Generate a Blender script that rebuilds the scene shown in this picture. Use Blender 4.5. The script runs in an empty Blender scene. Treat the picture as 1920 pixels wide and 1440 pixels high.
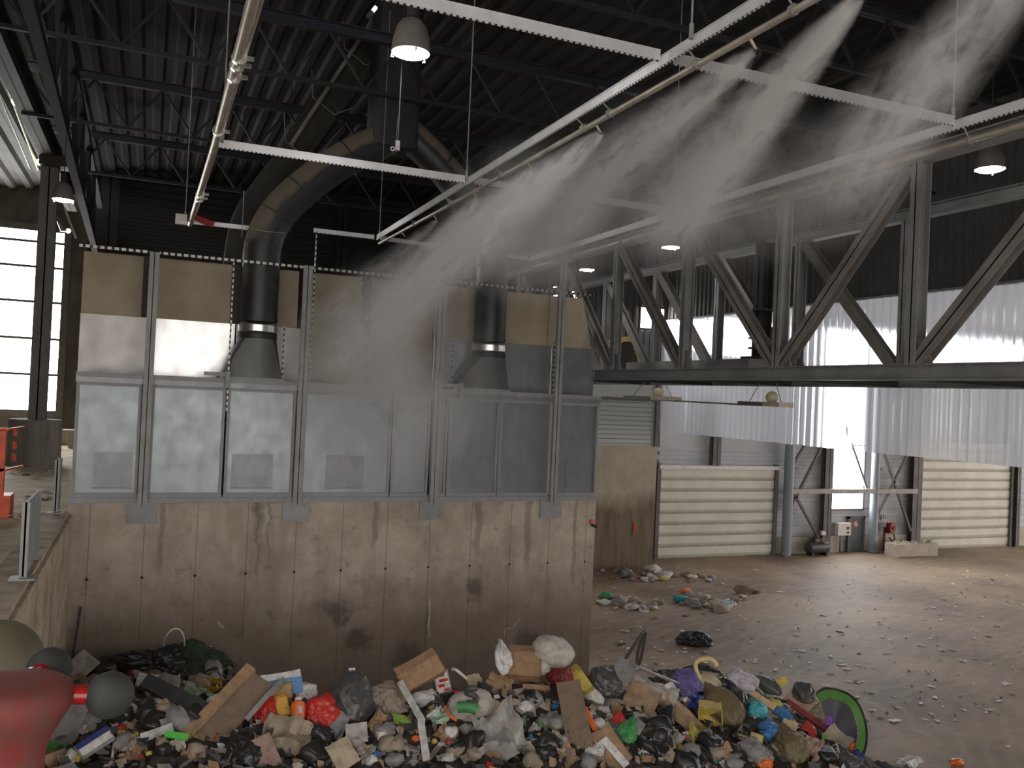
import bpy, bmesh, math, random
from mathutils import Vector, Matrix, noise, Quaternion
V = Vector
SC = bpy.context.scene
COL = SC.collection
rnd = random.Random(7)
PI = math.pi

# ------------------------------------------------------------------ camera
FPX = 1627.5
CAM = V((0, 0, 9.0))
RIGHT = V((0.9209047, -0.3871191, 0.0455343))
UP = V((-0.0472314, 0.0051335, 0.9988708))
FWD = V((0.3869157, 0.9220154, 0.0135567))
cd = bpy.data.cameras.new('camera')
cam = bpy.data.objects.new('camera', cd)
COL.objects.link(cam)
cd.sensor_fit = 'HORIZONTAL'
cd.sensor_width = 36.0
cd.lens = 36.0 * FPX / 1920.0
cd.clip_start = 0.05
cd.clip_end = 400
cam.matrix_world = Matrix(((RIGHT.x, UP.x, -FWD.x, CAM.x), (RIGHT.y, UP.y, -FWD.y, CAM.y),
                           (RIGHT.z, UP.z, -FWD.z, CAM.z), (0, 0, 0, 1)))
SC.camera = cam


def ray(px, py):
    return RIGHT * ((px - 960) / FPX) + UP * ((720 - py) / FPX) + FWD


def atZ(px, py, z):
    d = ray(px, py)
    return CAM + d * ((z - CAM.z) / d.z)


def atY(px, py, y):
    d = ray(px, py)
    return CAM + d * (y / d.y)


def atX(px, py, x):
    d = ray(px, py)
    return CAM + d * (x / d.x)


# ------------------------------------------------------------------ materials
MATS = {}


def nodes_of(name):
    m = bpy.data.materials.new(name)
    m.use_nodes = True
    nt = m.node_tree
    return m, nt, nt.nodes['Principled BSDF']


def N(nt, kind, **kw):
    n = nt.nodes.new(kind)
    for k, v in kw.items():
        if k.startswith('i_'):
            key = k[2:]
            n.inputs[int(key) if key.isdigit() else key.replace('_', ' ')].default_value = v
        else:
            setattr(n, k, v)
    return n


def L(nt, a, b):
    nt.links.new(a, b)


def math_node(nt, op, a, b=None, c=None, clamp=False):
    n = nt.nodes.new('ShaderNodeMath')
    n.operation = op
    n.use_clamp = clamp
    for i, x in enumerate((a, b, c)):
        if x is None:
            continue
        if isinstance(x, (int, float)):
            n.inputs[i].default_value = x
        else:
            nt.links.new(x, n.inputs[i])
    return n.outputs[0]


def mix_col(nt, fac, a, b):
    n = nt.nodes.new('ShaderNodeMix')
    n.data_type = 'RGBA'
    for sock, x in ((n.inputs['Factor'], fac), (n.inputs['A'], a), (n.inputs['B'], b)):
        pass
    ins = [s for s in n.inputs]
    def setv(s, x):
        if isinstance(x, (int, float)):
            s.default_value = x
        elif isinstance(x, (tuple, list)):
            s.default_value = (x[0], x[1], x[2], 1)
        else:
            nt.links.new(x, s)
    setv(ins[0], fac)
    setv(ins[6], a)
    setv(ins[7], b)
    return n.outputs[2]


def ramp(nt, x, p0, p1):
    n = nt.nodes.new('ShaderNodeMapRange')
    n.inputs['From Min'].default_value = p0
    n.inputs['From Max'].default_value = p1
    n.clamp = True
    nt.links.new(x, n.inputs['Value'])
    return n.outputs['Result']


def noise_node(nt, vec, scale, detail=4, rough=0.55, stretch=None):
    if stretch:
        mp = nt.nodes.new('ShaderNodeMapping')
        mp.inputs['Scale'].default_value = stretch
        nt.links.new(vec, mp.inputs['Vector'])
        vec = mp.outputs[0]
    n = nt.nodes.new('ShaderNodeTexNoise')
    n.inputs['Scale'].default_value = scale
    n.inputs['Detail'].default_value = detail
    n.inputs['Roughness'].default_value = rough
    nt.links.new(vec, n.inputs['Vector'])
    return n.outputs['Fac']


def mat(name, col, rough=0.6, metal=0.0, col2=None, scale=3.0, amount=1.0, bump=0.0, stretch=None, alpha=1.0, trans=0.0, lo=.38, hi=.66):
    if name in MATS:
        return MATS[name]
    m, nt, b = nodes_of(name)
    b.inputs['Roughness'].default_value = rough
    b.inputs['Metallic'].default_value = metal
    if col2 is None:
        col2 = tuple(c * 0.72 for c in col)
    geo = nt.nodes.new('ShaderNodeNewGeometry')
    nz = noise_node(nt, geo.outputs['Position'], scale, 5, 0.6, stretch)
    f = ramp(nt, nz, lo, hi)
    if amount != 1.0:
        f = math_node(nt, 'MULTIPLY', f, amount)
    L(nt, mix_col(nt, f, col, col2), b.inputs['Base Color'])
    if bump:
        bp = nt.nodes.new('ShaderNodeBump')
        bp.inputs['Strength'].default_value = bump
        bp.inputs['Distance'].default_value = 0.05
        nz2 = noise_node(nt, geo.outputs['Position'], scale * 5, 4)
        L(nt, nz2, bp.inputs['Height'])
        L(nt, bp.outputs[0], b.inputs['Normal'])
    if alpha < 1:
        b.inputs['Alpha'].default_value = alpha
    if trans:
        b.inputs['Transmission Weight'].default_value = trans
    MATS[name] = m
    return m


def emit(name, col, strength):
    if name in MATS:
        return MATS[name]
    m, nt, b = nodes_of(name)
    b.inputs['Base Color'].default_value = (0.8, 0.8, 0.8, 1)
    b.inputs['Emission Color'].default_value = (*col, 1)
    b.inputs['Emission Strength'].default_value = strength
    MATS[name] = m
    return m


def concrete_wall_mat():
    m, nt, b = nodes_of('board_marked_concrete')
    b.inputs['Roughness'].default_value = 0.8
    geo = nt.nodes.new('ShaderNodeNewGeometry')
    pos = geo.outputs['Position']
    sep = nt.nodes.new('ShaderNodeSeparateXYZ')
    L(nt, pos, sep.inputs[0])
    x, z = sep.outputs['X'], sep.outputs['Z']
    base = mix_col(nt, ramp(nt, noise_node(nt, pos, 0.9, 6, 0.65), .35, .65), (.50, .425, .35), (.34, .28, .225))
    # rain and grime streaks
    st = ramp(nt, noise_node(nt, pos, 1.0, 5, 0.6, (1.5, 1.5, .3)), .47, .72)
    base = mix_col(nt, math_node(nt, 'MULTIPLY', st, .42), base, (.19, .15, .115))
    # grime that waste has rubbed on the lower part, ragged edge
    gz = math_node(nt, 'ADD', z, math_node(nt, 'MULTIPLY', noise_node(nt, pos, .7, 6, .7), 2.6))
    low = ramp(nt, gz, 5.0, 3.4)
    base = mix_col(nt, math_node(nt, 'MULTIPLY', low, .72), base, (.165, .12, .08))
    blot = ramp(nt, noise_node(nt, pos, 2.2, 6, .7), .58, .72)
    base = mix_col(nt, math_node(nt, 'MULTIPLY', blot, .55), base, (.07, .055, .045))
    # wet drips run down from the sill
    wob = math_node(nt, 'MULTIPLY', math_node(nt, 'SUBTRACT', noise_node(nt, pos, 1.7, 5, .7, (.3, .3, 1)), .5), .5)
    for sx, sw, sz in ((3.02, .17, 4.9), (3.0, .05, 3.6), (3.3, .04, 4.3), (9.55, .15, 4.2), (6.35, .1, 4.4), (11.25, .13, 3.7), (12.9, .07, 3.2), (0.55, .09, 4.0)):
        dx_ = math_node(nt, 'ABSOLUTE', math_node(nt, 'ADD', math_node(nt, 'SUBTRACT', x, sx), wob))
        drip = math_node(nt, 'MULTIPLY', ramp(nt, dx_, sw, sw * .55), ramp(nt, z, sz - .5, sz + .3))
        base = mix_col(nt, math_node(nt, 'MULTIPLY', drip, .42), base, (.1, .085, .07))
    # joints between shutter boards
    fr = math_node(nt, 'FRACT', math_node(nt, 'MULTIPLY', math_node(nt, 'ADD', x, 20.35), 1 / 1.32))
    d = math_node(nt, 'ABSOLUTE', math_node(nt, 'SUBTRACT', fr, .5))
    seam = math_node(nt, 'LESS_THAN', d, .009)
    base = mix_col(nt, math_node(nt, 'MULTIPLY', seam, .5), base, (.07, .055, .045))
    # tie holes
    fz = math_node(nt, 'SUBTRACT', math_node(nt, 'FRACT', math_node(nt, 'MULTIPLY', z, 1 / 1.9)), .97)
    dx = math_node(nt, 'MULTIPLY', d, 1.32)
    dz = math_node(nt, 'MULTIPLY', fz, 1.9)
    rr = math_node(nt, 'ADD', math_node(nt, 'MULTIPLY', dx, dx), math_node(nt, 'MULTIPLY', dz, dz))
    # dark rubbed blots left by machines
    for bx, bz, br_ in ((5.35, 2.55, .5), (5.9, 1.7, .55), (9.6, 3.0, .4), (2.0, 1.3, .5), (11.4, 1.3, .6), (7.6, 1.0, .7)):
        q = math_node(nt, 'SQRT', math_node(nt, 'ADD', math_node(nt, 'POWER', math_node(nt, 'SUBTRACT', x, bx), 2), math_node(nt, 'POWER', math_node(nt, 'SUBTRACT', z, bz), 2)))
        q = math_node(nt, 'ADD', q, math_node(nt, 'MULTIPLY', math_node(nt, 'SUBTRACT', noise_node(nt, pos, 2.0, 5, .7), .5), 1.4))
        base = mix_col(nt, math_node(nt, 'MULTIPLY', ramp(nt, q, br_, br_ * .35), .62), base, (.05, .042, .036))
    hole = math_node(nt, 'MULTIPLY', math_node(nt, 'LESS_THAN', rr, .0014), math_node(nt, 'MULTIPLY', math_node(nt, 'GREATER_THAN', z, 2.8), math_node(nt, 'LESS_THAN', z, 4.2)))
    base = mix_col(nt, hole, base, (.02, .016, .013))
    L(nt, base, b.inputs['Base Color'])
    bp = nt.nodes.new('ShaderNodeBump')
    bp.inputs['Strength'].default_value = .25
    bp.inputs['Distance'].default_value = .03
    L(nt, noise_node(nt, pos, 9, 4), bp.inputs['Height'])
    L(nt, bp.outputs[0], b.inputs['Normal'])
    return m


def floor_mat():
    m, nt, b = nodes_of('dirty_concrete_floor')
    geo = nt.nodes.new('ShaderNodeNewGeometry')
    pos = geo.outputs['Position']
    n1 = ramp(nt, noise_node(nt, pos, .16, 6, .6), .36, .62)
    base = mix_col(nt, n1, (.42, .30, .205), (.20, .138, .094))
    # tyre tracks: long rubbed arcs
    w = nt.nodes.new('ShaderNodeTexWave')
    w.wave_type = 'RINGS'
    w.rings_direction = 'Z'
    w.inputs['Scale'].default_value = .34
    w.inputs['Distortion'].default_value = 14.0
    w.inputs['Detail'].default_value = 4
    w.inputs['Detail Scale'].default_value = .7
    mp = nt.nodes.new('ShaderNodeMapping')
    mp.inputs['Location'].default_value = (-48, -8, 0)
    mp.inputs['Scale'].default_value = (1, 1.5, 1)
    L(nt, pos, mp.inputs['Vector'])
    L(nt, mp.outputs[0], w.inputs['Vector'])
    t = ramp(nt, w.outputs['Fac'], .5, 1.0)
    base = mix_col(nt, math_node(nt, 'MULTIPLY', t, .22), base, (.47, .35, .25))
    n2 = ramp(nt, noise_node(nt, pos, 1.4, 8, .75, (1, 1.8, 1)), .54, .72)
    base = mix_col(nt, math_node(nt, 'MULTIPLY', n2, .6), base, (.075, .056, .042))
    n3 = ramp(nt, noise_node(nt, pos, 5.5, 6, .7), .6, .74)
    base = mix_col(nt, math_node(nt, 'MULTIPLY', n3, .5), base, (.08, .06, .048))
    L(nt, base, b.inputs['Base Color'])
    b.inputs['Roughness'].default_value = .62
    b.inputs['Specular IOR Level'].default_value = .42
    bp = nt.nodes.new('ShaderNodeBump')
    bp.inputs['Strength'].default_value = .45
    bp.inputs['Distance'].default_value = .05
    L(nt, noise_node(nt, pos, 3.5, 8, .7), bp.inputs['Height'])
    L(nt, bp.outputs[0], b.inputs['Normal'])
    return m


def galv_mat(name, col, rough=.42, metal=.75, spangle=6.0, col2=None):
    """zinc sheet with soft spangle and vertical brushing"""
    m, nt, b = nodes_of(name)
    geo = nt.nodes.new('ShaderNodeNewGeometry')
    pos = geo.outputs['Position']
    f = noise_node(nt, pos, spangle, 5, .6, (1, 1, .35))
    L(nt, mix_col(nt, ramp(nt, f, .3, .7), col, col2 or tuple(c * .82 for c in col)), b.inputs['Base Color'])
    b.inputs['Metallic'].default_value = metal
    r = ramp(nt, noise_node(nt, pos, 2.0, 4), .2, .8)
    L(nt, math_node(nt, 'ADD', math_node(nt, 'MULTIPLY', r, .16), rough - .08), b.inputs['Roughness'])
    bp = nt.nodes.new('ShaderNodeBump')
    bp.inputs['Strength'].default_value = .08
    bp.inputs['Distance'].default_value = .05
    L(nt, noise_node(nt, pos, 1.1, 2), bp.inputs['Height'])
    L(nt, bp.outputs[0], b.inputs['Normal'])
    return m


def slotted_mat(name, col, axis, pitch, slot, rough=.4, metal=.6):
    """perforated strut: dark punched slots along one axis, on downward or upward facing faces too"""
    m, nt, b = nodes_of(name)
    geo = nt.nodes.new('ShaderNodeNewGeometry')
    sep = nt.nodes.new('ShaderNodeSeparateXYZ')
    L(nt, geo.outputs['Position'], sep.inputs[0])
    fr = math_node(nt, 'FRACT', math_node(nt, 'MULTIPLY', sep.outputs[axis], 1 / pitch))
    s = math_node(nt, 'LESS_THAN', fr, slot)
    base = mix_col(nt, s, col, (.02, .02, .02))
    L(nt, base, b.inputs['Base Color'])
    b.inputs['Roughness'].default_value = rough
    b.inputs['Metallic'].default_value = metal
    return m


def curtain_mat():
    m, nt, b = nodes_of('translucent_sheeting')
    nt.nodes.remove(b)
    out = nt.nodes['Material Output']
    geo = nt.nodes.new('ShaderNodeNewGeometry')
    pos = geo.outputs['Position']
    f = ramp(nt, noise_node(nt, pos, 1.0, 4, .6, (1, 3.0, .05)), .3, .7)
    col = mix_col(nt, f, (.74, .75, .80), (.54, .56, .64))
    tr = nt.nodes.new('ShaderNodeBsdfTransparent')
    tr.inputs[0].default_value = (.93, .95, 1, 1)
    tl = nt.nodes.new('ShaderNodeBsdfTranslucent')
    L(nt, col, tl.inputs[0])
    df = nt.nodes.new('ShaderNodeBsdfDiffuse')
    L(nt, col, df.inputs[0])
    gl = nt.nodes.new('ShaderNodeBsdfGlossy')
    gl.inputs['Roughness'].default_value = .12
    m1 = nt.nodes.new('ShaderNodeMixShader')
    m1.inputs[0].default_value = .3
    L(nt, tl.outputs[0], m1.inputs[1])
    L(nt, df.outputs[0], m1.inputs[2])
    m2 = nt.nodes.new('ShaderNodeMixShader')
    fac = math_node(nt, 'ADD', math_node(nt, 'MULTIPLY', f, -.16), .62)
    L(nt, fac, m2.inputs[0])
    L(nt, m1.outputs[0], m2.inputs[1])
    rf = nt.nodes.new('ShaderNodeBsdfRefraction')
    rf.inputs['Color'].default_value = (.93, .95, 1, 1)
    rf.inputs['Roughness'].default_value = .42
    rf.inputs['IOR'].default_value = 1.06
    mt = nt.nodes.new('ShaderNodeMixShader')
    mt.inputs[0].default_value = .62
    L(nt, tr.outputs[0], mt.inputs[1])
    L(nt, rf.outputs[0], mt.inputs[2])
    L(nt, mt.outputs[0], m2.inputs[2])
    m3 = nt.nodes.new('ShaderNodeMixShader')
    fz = nt.nodes.new('ShaderNodeFresnel')
    fz.inputs[0].default_value = 1.35
    L(nt, fz.outputs[0], m3.inputs[0])
    L(nt, m2.outputs[0], m3.inputs[1])
    L(nt, gl.outputs[0], m3.inputs[2])
    L(nt, m3.outputs[0], out.inputs['Surface'])
    return m


def mist_mat(name, dens, seed, contrast=(.42, .62), nscale=1.6, ell=False, stretch=(1, 1, .45), edge=.15, head=6.0):
    """spray: scattering droplets, thickest along the axis and near the nozzle, broken up by turbulence"""
    m, nt, b = nodes_of(name)
    nt.nodes.remove(b)
    out = nt.nodes['Material Output']
    tc = nt.nodes.new('ShaderNodeTexCoord')
    sep = nt.nodes.new('ShaderNodeSeparateXYZ')
    L(nt, tc.outputs['Object'], sep.inputs[0])
    x, y, z = sep.outputs
    geo = nt.nodes.new('ShaderNodeNewGeometry')
    # warp
    r2 = math_node(nt, 'ADD', math_node(nt, 'MULTIPLY', x, x), math_node(nt, 'MULTIPLY', y, y))
    if ell:
        u = math_node(nt, 'SQRT', math_node(nt, 'ADD', r2, math_node(nt, 'MULTIPLY', z, z)))
        prof = None
    else:
        r = math_node(nt, 'SQRT', r2)
        R = math_node(nt, 'ADD', math_node(nt, 'MULTIPLY', math_node(nt, 'POWER', math_node(nt, 'MAXIMUM', z, 0.0001), .8), .93), .07)
        u = math_node(nt, 'DIVIDE', r, R)
        prof = math_node(nt, 'DIVIDE', 1.0, math_node(nt, 'ADD', math_node(nt, 'MULTIPLY', z, head), 0.35))
        tail = ramp(nt, z, 1.0, .7)
        prof = math_node(nt, 'MULTIPLY', prof, tail)
    mp = nt.nodes.new('ShaderNodeMapping')
    mp.inputs['Location'].default_value = (seed * 7.3, seed * 3.1, seed * 5.7)
    if ell:
        L(nt, geo.outputs['Position'], mp.inputs['Vector'])
        mp.inputs['Scale'].default_value = stretch
    else:
        vt = nt.nodes.new('ShaderNodeVectorTransform')
        vt.vector_type = 'VECTOR'
        vt.convert_from = 'OBJECT'
        vt.convert_to = 'OBJECT'
        sc = nt.nodes.new('ShaderNodeVectorMath')
        sc.operation = 'MULTIPLY'
        sc.inputs[1].default_value = (3.2, 3.2, 7.0)
        L(nt, tc.outputs['Object'], sc.inputs[0])
        L(nt, sc.outputs[0], mp.inputs['Vector'])
    nz = nt.nodes.new('ShaderNodeTexNoise')
    nz.inputs['Scale'].default_value = nscale
    nz.inputs['Detail'].default_value = 6
    nz.inputs['Roughness'].default_value = .62
    nz.inputs['Distortion'].default_value = .9
    L(nt, mp.outputs[0], nz.inputs['Vector'])
    nf = nz.outputs['Fac']
    uu = math_node(nt, 'ADD', u, math_node(nt, 'MULTIPLY', math_node(nt, 'SUBTRACT', nf, .5), 1.5))
    fall = ramp(nt, uu, 1.0, edge)
    fall = math_node(nt, 'POWER', fall, 1.5)
    d = math_node(nt, 'MULTIPLY', fall, ramp(nt, nf, contrast[0], contrast[1]))
    lim = ramp(nt, u, 1.0, .85)
    d = math_node(nt, 'MULTIPLY', d, lim)
    if prof is not None:
        d = math_node(nt, 'MULTIPLY', d, prof)
    d = math_node(nt, 'MULTIPLY', d, dens)
    vs = nt.nodes.new('ShaderNodeVolumeScatter')
    vs.inputs['Color'].default_value = (.97, .96, .97, 1)
    vs.inputs['Anisotropy'].default_value = 0.1
    L(nt, d, vs.inputs['Density'])
    L(nt, vs.outputs[0], out.inputs['Volume'])
    m.cycles.volume_step_rate = .35
    return m


# ------------------------------------------------------------------ mesh helper
def frame(d, up=None):
    d = d.normalized()
    up = V(up) if up else V((0, 0, 1))
    if abs(d.dot(up.normalized())) > .98:
        up = V((0, 1, 0)) if abs(d.y) < .9 else V((1, 0, 0))
    s = d.cross(up).normalized()
    u = s.cross(d).normalized()
    return s, u, d


class MB:
    def __init__(self):
        self.v = []
        self.f = []
        self.mi = []
        self.cur = 0

    def add(self, vs, fs):
        o = len(self.v)
        self.v += [V(p) for p in vs]
        self.f += [tuple(i + o for i in q) for q in fs]
        self.mi += [self.cur] * len(fs)
        return self

    def box(self, a, b):
        x0, y0, z0 = [min(p, q) for p, q in zip(a, b)]
        x1, y1, z1 = [max(p, q) for p, q in zip(a, b)]
        vs = [(x0, y0, z0), (x1, y0, z0), (x1, y1, z0), (x0, y1, z0), (x0, y0, z1), (x1, y0, z1), (x1, y1, z1), (x0, y1, z1)]
        return self.add(vs, [(3, 2, 1, 0), (4, 5, 6, 7), (0, 1, 5, 4), (1, 2, 6, 5), (2, 3, 7, 6), (3, 0, 4, 7)])

    def bar(self, p, q, w, h, up=None):
        p, q = V(p), V(q)
        s, u, d = frame(q - p, up)
        vs = []
        for c in (p, q):
            for a, b in ((-1, -1), (1, -1), (1, 1), (-1, 1)):
                vs.append(c + s * a * w / 2 + u * b * h / 2)
        return self.add(vs, [(0, 1, 2, 3), (7, 6, 5, 4), (4, 5, 1, 0), (5, 6, 2, 1), (6, 7, 3, 2), (7, 4, 0, 3)])

    def ibeam(self, p, q, w, h, t=.02, up=None):
        """flanges of width w, depth h along up"""
        p, q = V(p), V(q)
        s, u, d = frame(q - p, up)
        self.bar(p, q, t, h, u)
        for sg in (-1, 1):
            o = u * sg * (h / 2 - t / 2)
            self.bar(p + o, q + o, w, t, u)
        return self

    def tube(self, pts, r, n=12, cap=True, closed=False):
        pts = [V(p) for p in pts]
        rs = r if isinstance(r, (list, tuple)) else [r] * len(pts)
        vs, fs = [], []
        u = None
        m = len(pts)
        for i, p in enumerate(pts):
            if closed:
                d = pts[(i + 1) % m] - pts[i - 1]
            else:
                d = pts[min(i + 1, m - 1)] - pts[max(i - 1, 0)]
            d.normalize()
            if u is None:
                s, u, _ = frame(d)
            else:
                s = d.cross(u).normalized()
                u = s.cross(d).normalized()
            for k in range(n):
                a = 2 * PI * k / n
                vs.append(p + (s * math.cos(a) + u * math.sin(a)) * rs[i])
        for i in range(m if closed else m - 1):
            j = (i + 1) % m
            for k in range(n):
                l = (k + 1) % n
                fs.append((i * n + k, i * n + l, j * n + l, j * n + k))
        if cap and not closed:
            fs.append(tuple(reversed(range(n))))
            fs.append(tuple((m - 1) * n + k for k in range(n)))
        return self.add(vs, fs)

    def lathe(self, prof, c=(0, 0, 0), n=24, axis=None):
        c = V(c)
        if axis:
            s, u, d = frame(V(axis))
        else:
            s, u, d = V((1, 0, 0)), V((0, 1, 0)), V((0, 0, 1))
        vs, fs = [], []
        for r, h in prof:
            for k in range(n):
                a = 2 * PI * k / n
                vs.append(c + (s * math.cos(a) + u * math.sin(a)) * max(r, 1e-4) + d * h)
        for i in range(len(prof) - 1):
            for k in range(n):
                l = (k + 1) % n
                fs.append((i * n + k, i * n + l, (i + 1) * n + l, (i + 1) * n + k))
        return self.add(vs, fs)

    def ball(self, c, r, n=20):
        return self.lathe([(r * math.sin(PI * i / n), -r * math.cos(PI * i / n)) for i in range(n + 1)], c, n * 2)

    def loft(self, rings, cap=True):
        n = len(rings[0])
        vs = [p for r in rings for p in r]
        fs = []
        for i in range(len(rings) - 1):
            for k in range(n):
                l = (k + 1) % n
                fs.append((i * n + k, i * n + l, (i + 1) * n + l, (i + 1) * n + k))
        if cap:
            fs.append(tuple(reversed(range(n))))
            fs.append(tuple((len(rings) - 1) * n + k for k in range(n)))
        return self.add(vs, fs)

    def build(self, name, m, parent=None, origin=None, smooth=None):
        me = bpy.data.meshes.new(name)
        if parent is not None:
            o = parent_loc(parent)
        elif origin is not None:
            o = V(origin)
        else:
            xs = [p.x for p in self.v]; ys = [p.y for p in self.v]; zs = [p.z for p in self.v]
            o = V(((min(xs) + max(xs)) / 2, (min(ys) + max(ys)) / 2, min(zs)))
        me.from_pydata([p - o for p in self.v], [], self.f)
        ms = m if isinstance(m, (list, tuple)) else [m]
        for k in ms:
            me.materials.append(k)
        if len(ms) > 1:
            me.polygons.foreach_set('material_index', self.mi)
        bm = bmesh.new()
        bm.from_mesh(me)
        bmesh.ops.recalc_face_normals(bm, faces=bm.faces)
        bm.to_mesh(me)
        bm.free()
        if smooth:
            me.polygons.foreach_set('use_smooth', [True] * len(me.polygons))
            me.set_sharp_from_angle(angle=math.radians(smooth))
        ob = bpy.data.objects.new(name, me)
        COL.objects.link(ob)
        if parent is not None:
            ob.parent = parent
        else:
            ob.location = o
        return ob


def parent_loc(p):
    o = V((0, 0, 0))
    while p is not None:
        o = o + p.location
        p = p.parent
    return o


def tag(o, label=None, cat=None, group=None, kind=None):
    if label:
        o['label'] = label
    if cat:
        o['category'] = cat
    if group:
        o['group'] = group
    if kind:
        o['kind'] = kind
    return o


def thing(name, label, cat, loc, group=None):
    o = bpy.data.objects.new(name, None)
    o.empty_display_size = .1
    COL.objects.link(o)
    o.location = loc
    return tag(o, label, cat, group)


def struct(o, label=None):
    o['kind'] = 'structure'
    if label:
        o['label'] = label
    return o


def copy_tree(o, loc=None, label=None, rot=None):
    c = o.copy()
    COL.objects.link(c)
    if loc is not None:
        c.location = loc
    if rot is not None:
        c.rotation_euler = rot
    if label:
        c['label'] = label
    for ch in list(o.children):
        k = ch.copy()
        COL.objects.link(k)
        k.parent = c
        for g in list(ch.children):
            q = g.copy()
            COL.objects.link(q)
            q.parent = k
    return c


# ------------------------------------------------------------------ palette
M_conc = concrete_wall_mat()
M_floor = floor_mat()
M_plat = mat('platform_concrete', (.62, .51, .36), .8, 0, (.36, .285, .2), .8, bump=.3)
M_kerb = mat('kerb_concrete', (.46, .375, .28), .85, 0, (.25, .195, .145), 1.6, bump=.3)


def divider_mat():
    m, nt, b = nodes_of('divider_concrete')
    b.inputs['Roughness'].default_value = .85
    geo = nt.nodes.new('ShaderNodeNewGeometry')
    pos = geo.outputs['Position']
    sep = nt.nodes.new('ShaderNodeSeparateXYZ')
    L(nt, pos, sep.inputs[0])
    base = mix_col(nt, ramp(nt, noise_node(nt, pos, .8, 5), .35, .65), (.46, .41, .32), (.37, .325, .25))
    fr = math_node(nt, 'FRACT', math_node(nt, 'MULTIPLY', sep.outputs['X'], 1 / 1.25))
    seam = math_node(nt, 'LESS_THAN', fr, .02)
    base = mix_col(nt, math_node(nt, 'MULTIPLY', seam, .4), base, (.2, .17, .13))
    gz = math_node(nt, 'ADD', sep.outputs['Z'], math_node(nt, 'MULTIPLY', math_node(nt, 'SUBTRACT', noise_node(nt, pos, .9, 6, .7, (1, 1, .4)), .5), 2.2))
    muck = mix_col(nt, ramp(nt, noise_node(nt, pos, 1.3, 5, .6, (2.5, 1, .4)), .35, .65), (.22, .165, .11), (.125, .09, .06))
    base = mix_col(nt, math_node(nt, 'MULTIPLY', ramp(nt, gz, 4.1, 3.0), .92), base, muck)
    L(nt, base, b.inputs['Base Color'])
    return m


M_seg = divider_mat()
M_paleconc = mat('pale_concrete', (.52, .46, .37), .85, 0, (.40, .345, .27), 1.2)
M_dark = mat('dark_cladding', (.034, .031, .029), .75, 0, (.02, .018, .017), .5)
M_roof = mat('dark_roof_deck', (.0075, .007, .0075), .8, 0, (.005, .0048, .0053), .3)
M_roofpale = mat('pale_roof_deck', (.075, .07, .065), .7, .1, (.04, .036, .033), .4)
M_darksteel = mat('dark_dusty_steel', (.022, .02, .019), .75, 0, (.014, .013, .012), .8)
M_brownsteel = mat('rusty_brown_steel', (.045, .035, .03), .75, 0, (.028, .022, .02), 1.0)
M_truss = mat('grey_truss_steel', (.215, .215, .215), .55, .0, (.155, .152, .148), 1.2)
M_trussbrown = mat('dusty_truss_steel', (.205, .19, .176), .65, .0, (.14, .128, .117), 1.4)
M_column = mat('grey_column_steel', (.165, .15, .145), .65, 0, (.11, .1, .095), .9)
M_pipecol = mat('blue_grey_column', (.26, .30, .35), .5, 0, (.25, .27, .3), .6)
M_galv = galv_mat('galvanised_panel', (.27, .295, .31), .42, .7, 3.0)
M_frame = galv_mat('galvanised_frame', (.30, .305, .31), .6, .1, 5)
M_hatch = galv_mat('hatch_sheet', (.245, .26, .27), .46, .6, 5)
M_shiny = galv_mat('bright_zinc_sheet', (.72, .71, .70), .3, .85, 2.0)
M_tan = mat('tan_dusty_board', (.36, .30, .215), .75, 0, (.28, .235, .165), .9)
M_post = mat('post_steel', (.30, .30, .30), .55, .05, (.23, .225, .22), 1.5)
M_railx = galv_mat('zinc_rail', (.74, .74, .75), .42, .5, 4)
M_slot_x = slotted_mat('slotted_zinc_x', (.66, .66, .66), 'X', .08, .42)
M_slot_y = slotted_mat('slotted_zinc_y', (.66, .66, .66), 'Y', .08, .42)
M_slot_t = slotted_mat('slotted_zinc_dull', (.42, .41, .39), 'X', .17, .4)
M_slot_z = slotted_mat('slotted_zinc_z', (.34, .33, .32), 'Z', .16, .45)
M_pipe = mat('dusty_spray_pipe', (.48, .44, .37), .4, .35, (.32, .28, .22), 2)
M_wire = mat('zinc_wire', (.27, .27, .27), .6, .1)
M_duct = mat('black_duct', (.034, .034, .04), .5, .1, (.024, .024, .028), .9)
M_ductdust = mat('dusty_duct', (.15, .132, .105), .8, .0, (.10, .086, .068), .8)
M_hood = galv_mat('dark_hood_sheet', (.12, .12, .118), .45, .4, 3)
M_clamp = galv_mat('bright_clamp', (.75, .74, .72), .25, .9, 3)
M_shade = mat('lamp_shade_grey', (.16, .145, .135), .6, .1)
M_lens = emit('lit_lamp_glass', (1.0, .97, .95), 32.0)
M_window = emit('lit_window_glass', (1.0, .985, .96), 4.5)
M_windowblue = emit('lit_window_glass_cool', (.95, .975, 1.0), 6.0)
M_winframe = mat('window_frame', (.16, .15, .13), .6, .1)
M_farwall = mat('pale_wall_sheet', (.50, .51, .53), .6, 0, (.42, .43, .45), .5)
M_farrib = mat('ribbed_wall_sheet', (.10, .096, .09), .7, 0, (.07, .067, .062), .6)
M_doorw = mat('roller_door_white', (.70, .67, .58), .5, 0, (.60, .57, .49), .7)
M_doorrib = mat('roller_door_joint', (.40, .375, .31), .6)
M_doorgrey = mat('grey_door_leaf', (.11, .125, .145), .5, 0)
M_red = mat('red_paint', (.13, .013, .010), .8, 0, (.085, .035, .026), 45, lo=.35, hi=.7)
M_redpin = mat('glossy_red', (.26, .01, .008), .25, 0, (.2, .01, .008), 9)
M_ball = mat('black_ball', (.012, .012, .011), .75, 0, (.02, .019, .016), 40)
M_olive = mat('dusty_olive', (.05, .042, .022), .65, 0, (.07, .058, .034), 14)
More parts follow.
